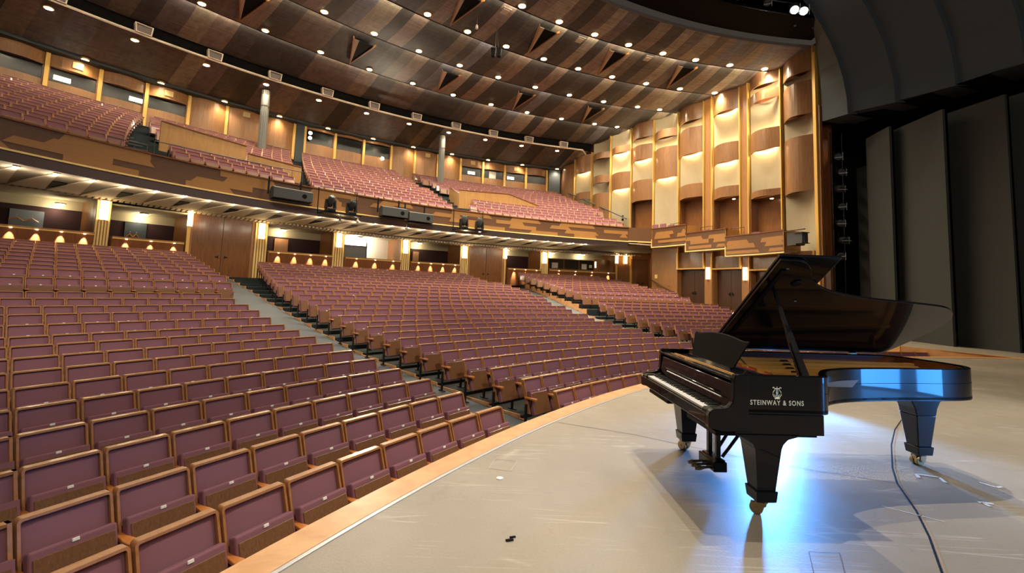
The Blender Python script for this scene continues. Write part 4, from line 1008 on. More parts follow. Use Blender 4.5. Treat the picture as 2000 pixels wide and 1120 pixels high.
for (ax_,ay_),(bx_,by_),ht,l in feet:
    a_=Vector((ax_,ay_,0)); b_=Vector((bx_,by_,0)); e=empty('stage_wing_panel',a_.lerp(b_,.5))
    t=(b_-a_).normalized(); n=Vector((-t.y,t.x,0))*-.10; o_=e.location
    m=MB(); m.prism([a_-o_,b_-o_,b_-o_+Vector((0,0,ht)),a_-o_+Vector((0,0,ht))],n); m.build('cloth_face',MT['panel_black'],e)
    m=MB(); m.prism([a_-o_+Vector((0,0,0)),b_-o_,b_-o_+Vector((0,0,.10)),a_-o_+Vector((0,0,.10))],-n*.4); m.build('base_batten',MT['black_matt'],e)
    tag(e,'tall dark grey stage wing panel, '+l,'stage panel','tall wing panels along the stage side')
m=MB(); m.box((26,20,7),(.2,40,16)); m.box((21,26.0,7),(12,.2,16)); struct('wall_wings',m,MT['black_matt'])
# lighting tower
e=empty('lighting_tower',(16.35,22.5,0))
m=MB()
for dx in (-.2,.35): m.tube([(dx,0,0),(dx,0,10.2)],.03,8)
for z in range(1,10): m.tube([(-.2,0,z*1.05),(.35,0,z*1.05)],.02,6)
m.build('ladder_frame',MT['black_metal'],e); tag(e,'black scaffold tower for spotlights right of the gold proscenium post','tower')
def fixture(loc,label,look,sc=1.0,lens=None,name='stage_spotlight'):
    e=empty(name,loc); d=(Vector(look)-Vector(loc)).normalized(); X=d.to_track_quat('Z','Y').to_matrix().to_4x4()@Matrix.Scale(sc,4)
    m=MB(); m.X=X; m.lathe([(.10,-.34),(.15,-.28),(.16,.0),(.13,.08),(.13,.26)],12); m.build('barrel',MT['fixture_grey'],e)
    m=MB(); m.X=X; m.lathe([(.115,.262),(.115,.27)],12); m.build('lens',MT[lens or 'glass_dark'],e)
    m=MB(); m.X=X; m.box((0,0,.32),(.30,.02,.30)); m.box((.15,0,.1),(.015,.3,.26)); m.build('barn_door',MT['steel'],e)
    m=MB(); m.tube([(-.2*sc,0,.0),(-.2*sc,0,.26*sc),(.2*sc,0,.26*sc),(.2*sc,0,0)],.018*sc,6); m.build('yoke',MT['black_metal'],e)
    tag(e,label,'spotlight'); return e
tz=[8.85,8.05,7.20,6.30,5.45,4.60,3.80,1.35]
nmz=['topmost','second from the top','third from the top','fourth from the top','fifth from the top','sixth from the top','seventh from the top','lowest']
for k,z in enumerate(tz):
    fixture((16.30+.12*(k%2),22.2,z),'grey stage spotlight on the tower beside the proscenium, '+nmz[k],(5+(k%3)*3,6,2),1.15)
# lighting bridge above the front ceiling edge
m=MB(); m.sweep([(27.0,15.1),(28.6,15.0),(28.6,17.6),(27.0,17.6)],2.86,1.64,60,closed=False); struct('ceiling_bridge_recess',m,MT['black_matt'])
m=MB(); m.sweep([(26.3,16.2),(26.5,16.2),(26.5,18.5),(26.3,18.5)],2.86,1.60,60); struct('ceiling_bridge_front',m,MT['portal_grey'])
e=empty('lighting_bridge',PT(27.6,1.75,15.6)); inv=Matrix.Translation(-e.location)
for r,z in ((27.5,15.45),(27.5,16.1),(27.9,15.8)):
    m=MB(); m.X=inv; m.tube([PT(r,2.4+(1.66-2.4)*k/40,z) for k in range(41)],.035,6); m.build('pipe',MT['steel'],e)
m=MB(); m.X=inv
for a in (1.665,1.70): m.tube([PT(27.6,a,15.0),PT(27.3,a-.006,16.6)],.05,6)
m.build('bracket',MT['fixture_grey'],e); tag(e,'curved black lighting bridge above the front edge of the ceiling','lighting bridge')
for k,(a,z) in enumerate(((1.7125,15.62),(1.6945,15.62))):
    P=PT(27.2,a,z); f=fixture(P,'brightly lit bridge spotlight, %s of the glowing pair by the proscenium'%('left' if k==0 else 'right'),(3.2,4.6,.5),1.5,'lamp_white','bridge_spotlight')
for k in range(9):
    a=1.76+.05*k+(k%3)*.01
    fixture(PT(27.4,a,15.9),'unlit dark spotlight on the ceiling bridge, %s from its right end'%nthw[k],(3,4,0),1.2,name='bridge_spotlight')

# ================================================================ equipment hung on the balcony front
def fascia_frame(px_a,z): return PT(38.55,px_a,z)
def hung_speaker(a,z,label,w=1.45):
    e=empty('hung_loudspeaker',PT(38.5,a,z),a-PI/2)
    m=MB(); hx=w/2
    pr=[(-.28,-.26),(.25,-.30),(.25,.18),(.02,.30),(-.28,.22)]
    m.prism([(-hx,y,zz) for y,zz in pr],(w,0,0)); o=m.build('cabinet',MT['fixture_grey'],e); bevel(o,.02,2)
    m=MB(); m.lathe([(.11,-.292),(.11,-.285),(.03,-.28)],16,(hx*.55,0,-.02),'y'); m.build('port',MT['black_matt'],e)
    for x in (-hx-.05,hx*.55):
        m=MB(); m.box((x,.30,.35),(.07,.06,.80)); m.build('hanging_bracket',MT['black_metal'],e)
    m=MB(); m.box((0,-.02,-.36),(w,.42,.03)); m.build('cradle',MT['black_metal'],e)
    tag(e,label,'loudspeaker')
hung_speaker(2.3645,5.62,'large black loudspeaker hung on the balcony front, left of the first moving-head pair',1.75)
hung_speaker(2.2300,5.52,'left one of two adjoining black loudspeakers on the balcony front',1.45)
hung_speaker(2.1900,5.42,'right one of two adjoining black loudspeakers on the balcony front',1.45)
def moving_head(a,z,label,tilt):
    e=empty('moving_head_light',PT(38.4,a,z),a-PI/2)
    m=MB(); m.box((0,0,-.36),(.42,.40,.16)); o=m.build('base',MT['black_metal'],e); bevel(o,.02,2)
    m=MB()
    for x in (-.21,.21): m.taper((x,0,-.28),(.09,.26),(x,0,.16),(.07,.16))
    m.build('yoke_arm',MT['black_metal'],e)
    X=Matrix.Translation((0,0,.08))@Matrix.Rotation(tilt,4,'X')
    m=MB(); m.X=X; m.lathe([(.07,-.30),(.14,-.24),(.165,-.05),(.17,.12),(.145,.28),(.12,.31)],16); m.build('head',MT['fixture_grey'],e,smooth=True)
    m=MB(); m.X=X; m.lathe([(.115,.312),(.10,.318)],16); m.build('lens',MT['glass_dark'],e)
    tag(e,label,'moving light')
moving_head(2.3180,5.52,'left moving-head light of the pair beside the large loudspeaker on the balcony front',.7)
moving_head(2.2905,5.48,'right moving-head light of the pair beside the large loudspeaker on the balcony front',.8)
moving_head(2.1190,5.48,'left moving-head light of the right-hand pair on the balcony front',.3)
moving_head(2.0920,5.45,'right moving-head light of the right-hand pair on the balcony front',.3)
for a,w_,l in ((2.3045,.050,'black equipment shelf under the left moving-head pair'),(2.1060,.050,'black equipment shelf under the right moving-head pair')):
    e=empty('equipment_shelf',PT(38.4,a,5.0)); inv=Matrix.Translation(-e.location)
    m=MB(); m.X=inv; m.sweep([(38.1,4.98),(38.95,4.98),(38.95,5.03),(38.1,5.03)],a+w_/2,a-w_/2,3); m.build('shelf_plate',MT['black_metal'],e)
    m=MB(); m.X=inv; m.tube([PT(38.7,a+w_/2,6.3),PT(38.7,a,6.35),PT(38.7,a-w_/2,6.3)],.02,6); m.build('safety_bar',MT['black_metal'],e)
    m=MB(); m.X=inv; m.tube([PT(38.85,a+w_/2,5.0),PT(38.85,a+w_/2,6.3)],.025,6); m.build('upright',MT['black_metal'],e)
    m=MB(); m.X=inv; m.tube([PT(38.85,a-w_/2,5.0),PT(38.85,a-w_/2,6.3)],.025,6); m.build('upright',MT['black_metal'],e)
    tag(e,l,'shelf')
for a,z,l in ((2.2995,4.78,'small pale camera hanging below the balcony edge under the left moving lights'),(2.2760,4.85,'tiny lit lamp hanging below the balcony edge left of the paired loudspeakers'),(2.2050,4.78,'small round microphone hanging below the balcony edge under the paired loudspeakers')):
    e=PT(38.9,a,z); m=MB(); m.lathe([(.02,.24),(.02,.10),(.07,.06),(.09,-.02),(.05,-.09)],12); tag(m.build('hanging_sensor',MT['pipe_white'],loc=e),l,'sensor')

# ================================================================ seats
def seat_parts():
    P={}
    Wd,rd=.545,.05
    # rim: rounded inverted U, leaning back slightly
    def rim_path(w,top,r,n=5):
        pts=[(-w/2,.27)]
        for k in range(n+1):
            t=PI-PI/2*k/n; pts.append((-w/2+r+r*cos(t),top-r+r*sin(t)))
        for k in range(n+1):
            t=PI/2-PI/2*k/n; pts.append((w/2-r+r*cos(t),top-r+r*sin(t)))
        pts.append((w/2,.27)); return pts
    lean=lambda z:(z-.88)*.34
    o_=rim_path(Wd,.885,.030); i_=rim_path(Wd-.038,.866,.016)
    m=MB(); d=.058
    for k in range(len(o_)-1):
        a,b=o_[k],o_[k+1]; c,e_=i_[k],i_[k+1]
        def q(p,y): return (p[0],lean(p[1])+y,p[1])
        m.quad(q(a,-d),q(b,-d),q(e_,-d),q(c,-d)); m.quad(q(a,.012),q(b,.012),q(b,-d),q(a,-d)); m.quad(q(c,-d),q(e_,-d),q(e_,.0),q(c,.0))
    # rear board
    m.poly([ (x,lean(z)+.012,z) for x,z in o_])
    P['wooden_frame']=(m,'seat_wood')
    # back cushion with rounded bulge
    m=MB(); nx,nz=6,5; w=Wd-.046
    g=[[None]*(nx+1) for _ in range(nz+1)]
    for i in range(nz+1):
        for j in range(nx+1):
            x=-w/2+w*j/nx; z=.33+(.860-.33)*i/nz; u=j/nx*2-1; v=i/nz*2-1
            y=lean(z)-.022-.022*(1-u**4)*(1-v**6)
            g[i][j]=m.vert((x,y,z))
    for i in range(nz):
        for j in range(nx): m.face([g[i][j],g[i][j+1],g[i+1][j+1],g[i+1][j]])
    P['back_cushion']=(m,'mauve_cloth')
    # folded-up seat cushion (hinged at the bottom rear)
    rot=Matrix.Rotation(math.radians(-19),3,'X'); c=Vector((0,-.252,.465))
    m=MB(); m.box(c,(.505,.090,.46),rot); P['seat_cushion']=(m,'mauve_cloth')
    m=MB(); m.box(c+rot@Vector((0,-.049,-.022)),(.462,.012,.400),rot); P['underside_panel']=(m,'seat_panel_wood')
    m=MB(); m.box(c+rot@Vector((0,-.046,.212)),(.044,.012,.026),rot); P['number_plate']=(m,'white_plate')
    # armrest: waisted oak block between this seat and its right neighbour
    m=MB(); x0=.2855
    prof=[(-.13,.030),(-.25,.026),(-.33,.040),(-.40,.040),(-.415,.03)]
    L_=[(x0-w_,y) for y,w_ in prof]+[(x0+w_,y) for y,w_ in prof[::-1]]
    m.prism([(x,y,.545-.0*y) for x,y in L_],(0,0,.032)); P['armrest']=(m,'arm_wood')
    m=MB(); m.tube([(x0-.012,-.30,.545),(x0-.012,-.27,.40)],.006,5); m.tube([(x0+.012,-.30,.545),(x0+.012,-.27,.40)],.006,5)
    m.box((x0,-.16,.22),(.030,.05,.44)); m.taper((x0,-.17,0),(.04,.24),(x0,-.17,.02),(.03,.2)); P['leg']=(m,'black_metal')
    return P
SP=seat_parts()
# positions of every seat
PITCHS=.571
seats=[]      # (R,a,zfloor,block,row,idx)
def row_seats(R,z,a0,a1,block,row,pitch=PITCHS,anchor=0):
    # a0 > a1 ; anchor 0: start from a1 side (right end in picture), 1: from a0 side
    da=pitch/R; n=int((a0-a1)/da+1e-3)
    for j in range(n):
        a=(a1+da*(j+.5)) if anchor==0 else (a0-da*(j+.5))
        seats.append((R,a,z,block,row,j+1))
endL=[2.4827,2.4787,2.4744,2.4729,2.4707,2.4691,2.4677,2.4655,2.4645,2.4635,2.4630,2.4616,2.4605,2.4628,2.4656,2.4484,2.4458,2.4444,2.4421,2.4403,2.4389,2.4373,2.4356,2.4347,2.4331]
stM=[2.4166,2.4089,2.4072,2.4055,2.4020,2.4005,2.4001,2.3977,2.3970,2.3962,2.3947,2.3937,2.3940,2.3930,2.3922,2.3901,2.3893,2.3881,2.3836,2.3790,2.376,2.372,2.368,2.364,2.360]
def side_end(R):
    if R<23: return 1.665
    if R<28: return 1.695
    return min(AW(R)+.03,1.76) if R>34.9 else AW(R)+.012
for k in range(1,26):
    R=RK(k)
    row_seats(R,zS[k-1]-.88,2.80,endL[k-1],'left stalls block',k)
    row_seats(R,zM[k-1]-.88,stM[k-1],2.0175 if k<20 else 2.02+.005*(k-19),'middle stalls block',k,anchor=1)
    a0=4.40-endL[k-1]-.004
    row_seats(R,zS[k-1]-.88,a0,side_end(R) if R<35 else max(AW(R)+.03,1.735),'right stalls block',k,anchor=1)
for k in range(1,NB+1):
    R=RBk(k)
    def zz(a): return zb(k,2.2)-.86+.24*max(0,(a-2.3)/.3)
    def rb(a0,a1,anchor=0,pitch=.552):
        da=pitch/R; n=int((a0-a1)/da+1e-3)
        for j in range(n):
            a=(a1+da*(j+.5)) if anchor==0 else (a0-da*(j+.5))
            seats.append((R,a,zz(a),'balcony',k,j+1))
    aL=2.514-(.058)*(k-1)/12.0
    rb(2.79,aL)
    if k<=3: rb(2.481,2.350)
    elif k>=6: rb(2.470-.016*(k-6)/7 if k<13 else 2.452,2.322-.030*(k-6)/7)
    aM0=2.328-.052*(k-1)/12; aM1=2.108+.022*(k-1)/12
    rb(aM0,aM1,1)
    if k<=2: rb(2.086,1.80)
    elif k<=4: rb(2.060,1.82,1)
    else: rb(2.088+.02*(k-5)/8 if k>=8 else 1.955,max(AW(R)+.02,1.80+.0*(k)))
# which stand out in the picture: visible ones ranked by distance
def to_px(p):
    d=p-Vector((0,0,H_CAM)); z=d.dot(fw)
    if z<=.2: return None
    return (1000+F_PX*d.dot(rt)/z, 560-71.2-F_PX*d.dot(up)/z, z)
cand=[];rest=[]
for s in seats:
    R,a,z,b,k,j=s
    q=to_px(PT(R,a,z+.85)); q2=to_px(PT(R,a,z+.85)+Vector((-.3,0,0)))
    if q is None: continue
    x,y,dz=q
    if x<-160 or x>2040 or y>1260 or y<-60: continue
    vis = not (1290<x<1870 and y>690-0*x and dz>4) and not (x>1610 and y>640)
    if b=='right stalls block' and R<24 and 1600<x<1745: vis=False
    m_px=.545*F_PX/dz
    if b!='balcony' and vis and -60<x<2000 and y<1150: cand.append((-m_px,s))
    else: rest.append(s)
cand.sort(key=lambda t:t[0])
near=[s for _,s in cand[:300]]; rest+= [s for _,s in cand[300:]]
ordw=['first','second','third','fourth','fifth','sixth','seventh','eighth','ninth','tenth','eleventh','twelfth','thirteenth','fourteenth','fifteenth','sixteenth','seventeenth','eighteenth','nineteenth','twentieth','twenty-first','twenty-second','twenty-third','twenty-fourth','twenty-fifth','twenty-sixth','twenty-seventh','twenty-eighth']
proto=None
for s in near:
    R,a,z,b,k,j=s
    p=PT(R,a,z)
    if proto is None:
        e=empty('theatre_seat',p,a-PI/2); proto=e
        for n_,(m,mt_) in SP.items():
            o=m.build(n_,MT[mt_],e)
            if n_ in('back_cushion',): 
                for pl in o.data.polygons: pl.use_smooth=True
            if n_ in('seat_cushion',): bevel(o,.018,3)
            if n_ in('underside_panel','number_plate','armrest'): bevel(o,.004,1)
    else:
        e=copy_tree(proto); e.location=p; e.rotation_euler=(0,0,a-PI/2)
    side={'left stalls block':'left block','middle stalls block':'middle block','right stalls block':'right block'}[b]
    if b=='left stalls block': l='mauve folding seat in the %s row of the %s, %s from the aisle'%(ordw[k-1],side,ordw[j-1])
    else: l='mauve folding seat in the %s row of the %s, %s from the left aisle'%(ordw[k-1],side,ordw[j-1])
    if b=='right stalls block': l='mauve folding seat in the %s row of the %s, %s from its aisle'%(ordw[k-1],side,ordw[j-1])
    if j==1 and b!='left stalls block':
        for ch in list(e.children):
            if ch.name.split('.')[0] in ('armrest','leg'):
                c2=ch.copy(); COL.objects.link(c2); c2.parent=e; c2.location=(-.571,0,0)
    tag(e,l,'seat','folding seats in the %s'%b)
# the remaining rows, far and small, as one mass
def lod(detail):
    V=[];F=[];Mi=[]
    def add(mb,mi):
        o=len(V); V.extend(mb.v); F.extend([[i+o for i in f] for f in mb.f]); Mi.extend([mi]*len(mb.f))
    m=MB(); w=.5; lean=lambda z:(z-.88)*.34
    for x0,x1 in ((-.2725,-.248),(.248,.2725)):
        m.prism([(x0,lean(.30)-.06,.30),(x1,lean(.30)-.06,.30),(x1,-.06,.885),(x0,-.06,.885)],(0,.06,0))
    m.prism([(-.2725,-.060,.860),(.2725,-.060,.860),(.2725,-.060,.885),(-.2725,-.060,.885)],(0,.06,0))
    add(m,0)
    m=MB(); m.prism([(-.25,lean(.30)-.035,.30),(.25,lean(.30)-.035,.30),(.25,-.035,.86),(-.25,-.035,.86)],(0,.03,0)); add(m,1)
    rot=Matrix.Rotation(math.radians(-19),3,'X'); c=Vector((0,-.252,.465))
    m=MB(); m.box(c,(.505,.090,.46),rot); add(m,1)
    m=MB(); m.box(c+rot@Vector((0,-.049,-.022)),(.462,.012,.400),rot); add(m,2)
    m=MB(); m.box((-.2855,-.17,.26),(.03,.06,.52)); add(m,4)
    m=MB(); m.box((.2855,-.24,.56),(.05,.28,.03)); add(m,3)
    m=MB(); m.box((.2855,-.17,.26),(.03,.06,.52)); add(m,4)
    if detail: m=MB(); m.box(c+rot@Vector((0,-.050,.196)),(.044,.010,.030),rot); add(m,5)
    return V,F,Mi
LV,LF,LM=lod(True); LV2,LF2,LM2=lod(False)
V=[];F=[];MI=[]
for R,a,z,b,k,j in rest:
    c_,s_=cos(a-PI/2),sin(a-PI/2); p=PT(R,a,z); o=len(V)
    v_,f_,m_=(LV2,LF2,LM2) if b=='balcony' else (LV,LF,LM)
    V.extend([(p.x+c_*x-s_*y,p.y+s_*x+c_*y,p.z+zz) for x,y,zz in v_]); F.extend([[i+o for i in f] for f in f_]); MI.extend(m_)
me=bpy.data.meshes.new('theatre_seats'); me.from_pydata(V,[],F)
for n_ in ('seat_wood','mauve_cloth','seat_panel_wood','arm_wood','black_metal','white_plate'): me.materials.append(MT[n_])
me.polygons.foreach_set('material_index',MI); me.update()
o=bpy.data.objects.new('theatre_seats',me); COL.objects.link(o)
tag(o,'mass of small mauve folding seats filling the farther stalls rows and the balcony','seats','folding seats farther away','stuff')

# ================================================================ grand piano (s along the length, t from bass side towards the camera)
pn=empty('grand_piano',(1.442,4.947,0),.038)
tag(pn,'glossy black concert grand piano with raised lid standing on the stage','grand piano')
W=1.53; ZR=1.035; ZB=.755
def L(s,t,z): return Vector((s,-t,z))
def catmull(P,n=6):
    out=[]
    for i in range(len(P)-1):
        p0=P[max(i-1,0)];p1=P[i];p2=P[i+1];p3=P[min(i+2,len(P)-1)]
        for k in range(n):
            u=k/n
            out.append(tuple(.5*((2*p1[c])+(-p0[c]+p2[c])*u+(2*p0[c]-5*p1[c]+4*p2[c]-p3[c])*u*u+(-p0[c]+3*p1[c]-3*p2[c]+p3[c])*u**3) for c in (0,1)))
    out.append(P[-1]); return out
ctrl=[(.80,W),(.86,W),(.92,1.505),(.965,1.45),(1.02,1.36),(1.15,1.22),(1.36,1.11),(1.62,1.04),(1.95,.99),(2.4,.945),(2.66,.90),(2.80,.83),(2.89,.70),(2.905,.52),(2.87,.30),(2.80,.10),(2.74,.03),(2.66,.0)]
bent=catmull(ctrl,6)
outer=[(.28,W)]+bent+[(.28,0)]
def inset(P,d):
    out=[]
    for i,p in enumerate(P):
        a=P[max(i-1,0)];b=P[min(i+1,len(P)-1)]; tx,ty=b[0]-a[0],b[1]-a[1]; l=math.hypot(tx,ty) or 1
        out.append((p[0]+ty/l*d, p[1]-tx/l*d))
    return out
inner=inset(outer,.045)
if inner[0][1]>W: inner=inset(outer,-.045)
inner[0]=(.28,W-.045); inner[-1]=(.28,.045)
def wallmesh(P,Q,z0,z1):
    m=MB(); n=len(P)
    for k in range(n-1):
        a,b=P[k],P[k+1]; c,d=Q[k],Q[k+1]
        m.quad(L(*a,z0),L(*b,z0),L(*b,z1),L(*a,z1)); m.quad(L(*a,z1),L(*b,z1),L(*d,z1),L(*c,z1)); m.quad(L(*a,z0),L(*c,z0),L(*d,z0),L(*b,z0))
    return m
def shell(P,Q,z0,z1):
    "continuous wall with shared verts for smooth shading"
    m=MB(); n=len(P)
    A=[m.vert(L(*p,z0)) for p in P]; B=[m.vert(L(*p,z1-.006)) for p in P]; B2=[m.vert(L(*(p[0]+(q[0]-p[0])*.12,p[1]+(q[1]-p[1])*.12),z1)) for p,q in zip(P,Q)]
    Cc=[m.vert(L(*q,z1)) for q in Q]; D=[m.vert(L(*q,z0)) for q in Q]
    for k in range(n-1):
        m.face([A[k],A[k+1],B[k+1],B[k]]); m.face([B[k],B[k+1],B2[k+1],B2[k]]); m.face([B2[k],B2[k+1],Cc[k+1],Cc[k]]); m.face([A[k],D[k],D[k+1],A[k+1]])
    return m
rim=shell(outer,inner,ZB,ZR).build('rim',MT['piano_black'],pn,smooth=True,angle=math.radians(35))
m=MB(); q=inset(inner,.002 if inner[3][1]<outer[3][1] else -.002)
for k in range(len(inner)-1):
    a,b=inner[k],inner[k+1]; m.quad(L(a[0],a[1],.86),L(b[0],b[1],.86),L(b[0],b[1],ZR-.012),L(a[0],a[1],ZR-.012))
# slim inner lining standing just inside the rim
lin=inset(outer,.050) 
if abs(lin[1][1]-(W-.05))>.02: lin=inset(outer,-.050)
lin[0]=(.5,W-.05); lin[-1]=(.5,.05)
m=MB()
for k in range(len(lin)-1):
    a,b=lin[k],lin[k+1]
    if a[0]<.5 and b[0]<.5: continue
    m.quad(L(a[0],a[1],.86),L(b[0],b[1],.86),L(b[0],b[1],ZR-.010),L(a[0],a[1],ZR-.010))
m.build('inner_rim',MT['rim_mahogany'],pn,smooth=True)
# black line groove on the rim
g_=inset(outer,.0015)
if g_[1][1]<W: g_=inset(outer,-.0015)
g_[0]=(g_[1][0],g_[0][1])
m=MB()
for k in range(10,len(g_)-4):
    a,b=g_[k],g_[k+1]; m.quad(L(*a,.905),L(*b,.905),L(*b,.908),L(*a,.908))
m.build('rim_seam',MT['black_matt'],pn)
# bottom board, beams
m=MB(); m.prism([L(*p,ZB+.01) for p in outer],(0,0,.02)); m.build('bottom_board',MT['piano_satin'],pn)
m=MB(); m.box(L(.54,W/2,.675),(.68,W-.02,.15)); o=m.build('key_bed',MT['piano_black'],pn); bevel(o,.004)
m=MB(); m.box(L(.46,W-.30,.592),(.78,.5,.03)); m.build('leg_plate',MT['piano_satin'],pn)
m=MB(); m.box(L(.46,.30,.592),(.78,.5,.03)); m.build('leg_plate',MT['piano_satin'],pn)
m=MB(); m.box(L(2.65,.36,.745),(.62,.34,.03)); m.build('tail_plate',MT['piano_satin'],pn)
# cheeks with scrolled arms
armp=[(-.005,.645),(-.005,.735),(.006,.762),(.03,.778),(.07,.782),(.12,.788),(.155,.802),(.178,.83),(.186,.87),(.188,.93),(.192,1.0),(.200,ZR),(.30,ZR),(.30,.62),(.10,.62)]
for t0,t1 in ((W-.052,W+.0006),(-.0006,.052)):
    m=MB(); m.prism([L(s,t0,z) for s,z in armp],L(0,t1-t0,0)); o=m.build('cheek',MT['piano_black'],pn); bevel(o,.006,3)
for t0,t1 in ((W-.135,W-.052),(.052,.135)):
    m=MB(); m.prism([L(.005,t0,.70),L(.005,t0,.755),L(.02,t0,.772),L(.14,t0,.775),L(.17,t0,.79),L(.17,t0,.70)],L(0,t1-t0,0)); o=m.build('key_block',MT['piano_black'],pn); bevel(o,.006,3)
m=MB(); m.box(L(.008,W/2,.698),(.026,W-.10,.082)); o=m.build('key_slip',MT['piano_black'],pn); bevel(o,.006,3)
m=MB(); m.box(L(.10,W/2,.70),(.20,W-.1,.06)); m.build('key_frame',MT['piano_satin'],pn)
KA,KB=.140,W-.140; kw=(KB-KA)/52
m=MB()
for k in range(52): m.box(L(.095,KA+kw*(k+.5),.752),(.150,kw*.955,.020))
o=m.build('white_keys',MT['ivory'],pn); bevel(o,.0015,1)
m=MB(); nn=0
for k in range(51):
    if (k%7) in (0,2,3,5,6):
        m.taper(tuple(L(.122,KA+kw*(k+1),.760)),(.098,kw*.56),tuple(L(.124,KA+kw*(k+1),.777)),(.088,kw*.42))
m.build('black_keys',MT['ebony'],pn)
m=MB(); m.box(L(.172,W/2,.763),(.006,KB-KA,.012)); m.build('key_felt',MT['felt_red'],pn)
# fallboard, its ledge, music shelf
m=MB(); m.prism([L(.178,.055,.77),L(.192,.055,.86),L(.205,.055,.955),L(.235,.055,.97),L(.245,.055,.77)],L(0,W-.11,0)); o=m.build('fallboard',MT['piano_black'],pn); bevel(o,.004,2)
m=MB(); m.box(L(.172,W/2,.862),(.014,W-.50,.012)); o=m.build('fallboard_ledge',MT['ivory'] if False else MT['piano_black'],pn); bevel(o,.004,2)
m=MB(); m.tube([L(.165,.30,.842),L(.165,W-.14,.842)],.006,6); m.build('hinge_line',MT['steel'],pn)
m=MB(); m.box(L(.225,W/2,.995),(.075,W-.10,.02)); m.box(L(.40,W/2,.985),(.30,W-.10,.012)); o=m.build('music_shelf',MT['piano_black'],pn); bevel(o,.004,2)
m=MB(); m.box(L(.28,W/2,.9935),(.03,W-.16,.006)); m.box(L(.33,W/2,.9935),(.016,W-.16,.006)); m.build('painted_reflection',MT['iron_gold'],pn)  # gold strips imitate the reflection on the shelf
# music desk
def desk():
    pts=[]
    n=14
    for k in range(n+1):
        u=k/n; t=.12+(1.10-.12)*u; ear=.02*(max(0,1-u*12)+max(0,1-(1-u)*12)); pts.append((t,1.215+.045*sin(PI*u)+ear))
    side_r=[(1.11,1.215),(1.085,1.16),(1.05,1.08),(1.02,1.0),(1.02,.992)]; side_l=[(.20,.992),(.20,1.0),(.165,1.08),(.13,1.16),(.105,1.215)]
    return pts+side_r+side_l
dk=desk(); sz=lambda z:.455+(z-.99)*.36
m=MB(); m.prism([L(sz(z),t,z) for t,z in dk],(.016,0,.006)); o=m.build('music_desk',MT['desk_black'],pn); bevel(o,.004,2)
m=MB(); m.box(L(.44,.61,1.0),(.04,.86,.02)); m.build('desk_ledge',MT['piano_black'],pn)
m=MB()
for t in (.35,.9): m.tube([L(.52,t,1.14),L(.66,t,.995)],.007,5)
m.build('desk_strut',MT['brass'],pn)
# cast iron plate, braces, strings, pins
ins=[p for p in inset(outer,.075)] 
if ins[1][1]>W: ins=inset(outer,-.075)
plate=[p for p in ins if p[0]>.62]; plate=[(.62,W-.10)]+plate[1:-1]+[(.62,.08)]
m=MB(); m.prism([L(p[0],p[1],.905) for p in plate],(0,0,.012)); m.build('soundboard',MT['oak_light'],pn)
pl2=[p for p in inset(outer,.11)]
if pl2[1][1]>W: pl2=inset(outer,-.11)
n=len(pl2)
edge=[p for p in pl2 if p[0]>.60]
m=MB()
for k in range(len(edge)-1):
    a,b=edge[k],edge[k+1]; t=Vector((b[0]-a[0],b[1]-a[1],0)); l=t.length or 1; nx,ny=-t.y/l*.07,t.x/l*.07
    m.prism([L(a[0],a[1],.925),L(b[0],b[1],.925),L(b[0]-nx,b[1]-ny,.935),L(a[0]-nx,a[1]-ny,.935)],(0,0,.03))
m.box(L(.68,W/2,.945),(.20,W-.16,.03)); m.box(L(.80,W/2,.962),(.05,W-.16,.03))
for t0,s1,t1 in ((.18,2.75,.30),(.45,2.6,.50),(.70,2.2,.72),(.95,1.7,.86),(1.18,1.25,1.02)):
    m.prism([L(.70,t0-.018,.945),L(.70,t0+.018,.945),L(s1,t1+.018,.945),L(s1,t1-.018,.945)],(0,0,.045))
m.build('iron_plate',MT['iron_gold'],pn)
m=MB()
for k in range(88):
    t=.12+(1.36-.12)*k/87; s1=2.72-1.5*(k/87)**.8
    m.box(L((.78+s1)/2,t+.02,.938),(s1-.78,.0016,.0016))
o=m.build('strings',MT['steel'],pn); o['kind']='stuff'
m=MB(); m.box(L(1.25,.55,.955),(.06,.9,.05),Matrix.Rotation(-.5,3,'Z')); m.box(L(.60,W/2,.975),(.05,W-.2,.02)); m.build('damper_rail',MT['piano_satin'],pn)
m=MB(); m.box(L(.70,.5,.967),(.10,.8,.004)); m.box(L(.70,1.2,.967),(.10,.3,.004)); m.build('felt_strip',MT['felt_red'],pn)
# lid
TH=math.radians(35.6); ZH=1.045
def LL(s,t,off=0.0): return Vector((s,-(t*cos(TH)-off*sin(TH)), ZH+t*sin(TH)+off*cos(TH)))
lidc=[(.90,1.525),(.98,1.50),(1.07,1.42),(1.18,1.27),(1.30,1.175),(1.45,1.105),(1.66,1.05),(1.90,1.01),(2.35,.965),(2.66,.92),(2.80,.845),(2.875,.74),(2.895,.62),(2.87,.47),(2.81,.30),(2.74,.12),(2.68,.03),(2.60,0)]
lid=[(.755,1.525)]+catmull(lidc,6)+[(.755,0)]
m=MB()
n=len(lid); A=[m.vert(LL(s,t,0)) for s,t in lid]; B=[m.vert(LL(s,t,.024)) for s,t in lid]
m.face(A[::-1]); m.face(B)
for k in range(n): m.face([A[k],A[(k+1)%n],B[(k+1)%n],B[k]])
o=m.build('lid',MT['piano_black'],pn); bevel(o,.004,2)
m=MB()
fl=[(.752,1.54),(1.285,1.545),(1.285,.0),(.752,0)]
m.prism([LL(s,t,.034) for s,t in fl],LL(0,0,.022)-LL(0,0,0)); o=m.build('lid_front_flap',MT['piano_black'],pn); bevel(o,.004,2)
m=MB(); m.prism([LL(.82,.10,-.012),LL(.86,.10,-.012),LL(.86,1.40,-.012),LL(.82,1.40,-.012)],LL(0,0,.012)-LL(0,0,0)); m.build('lid_batten',MT['piano_satin'],pn)
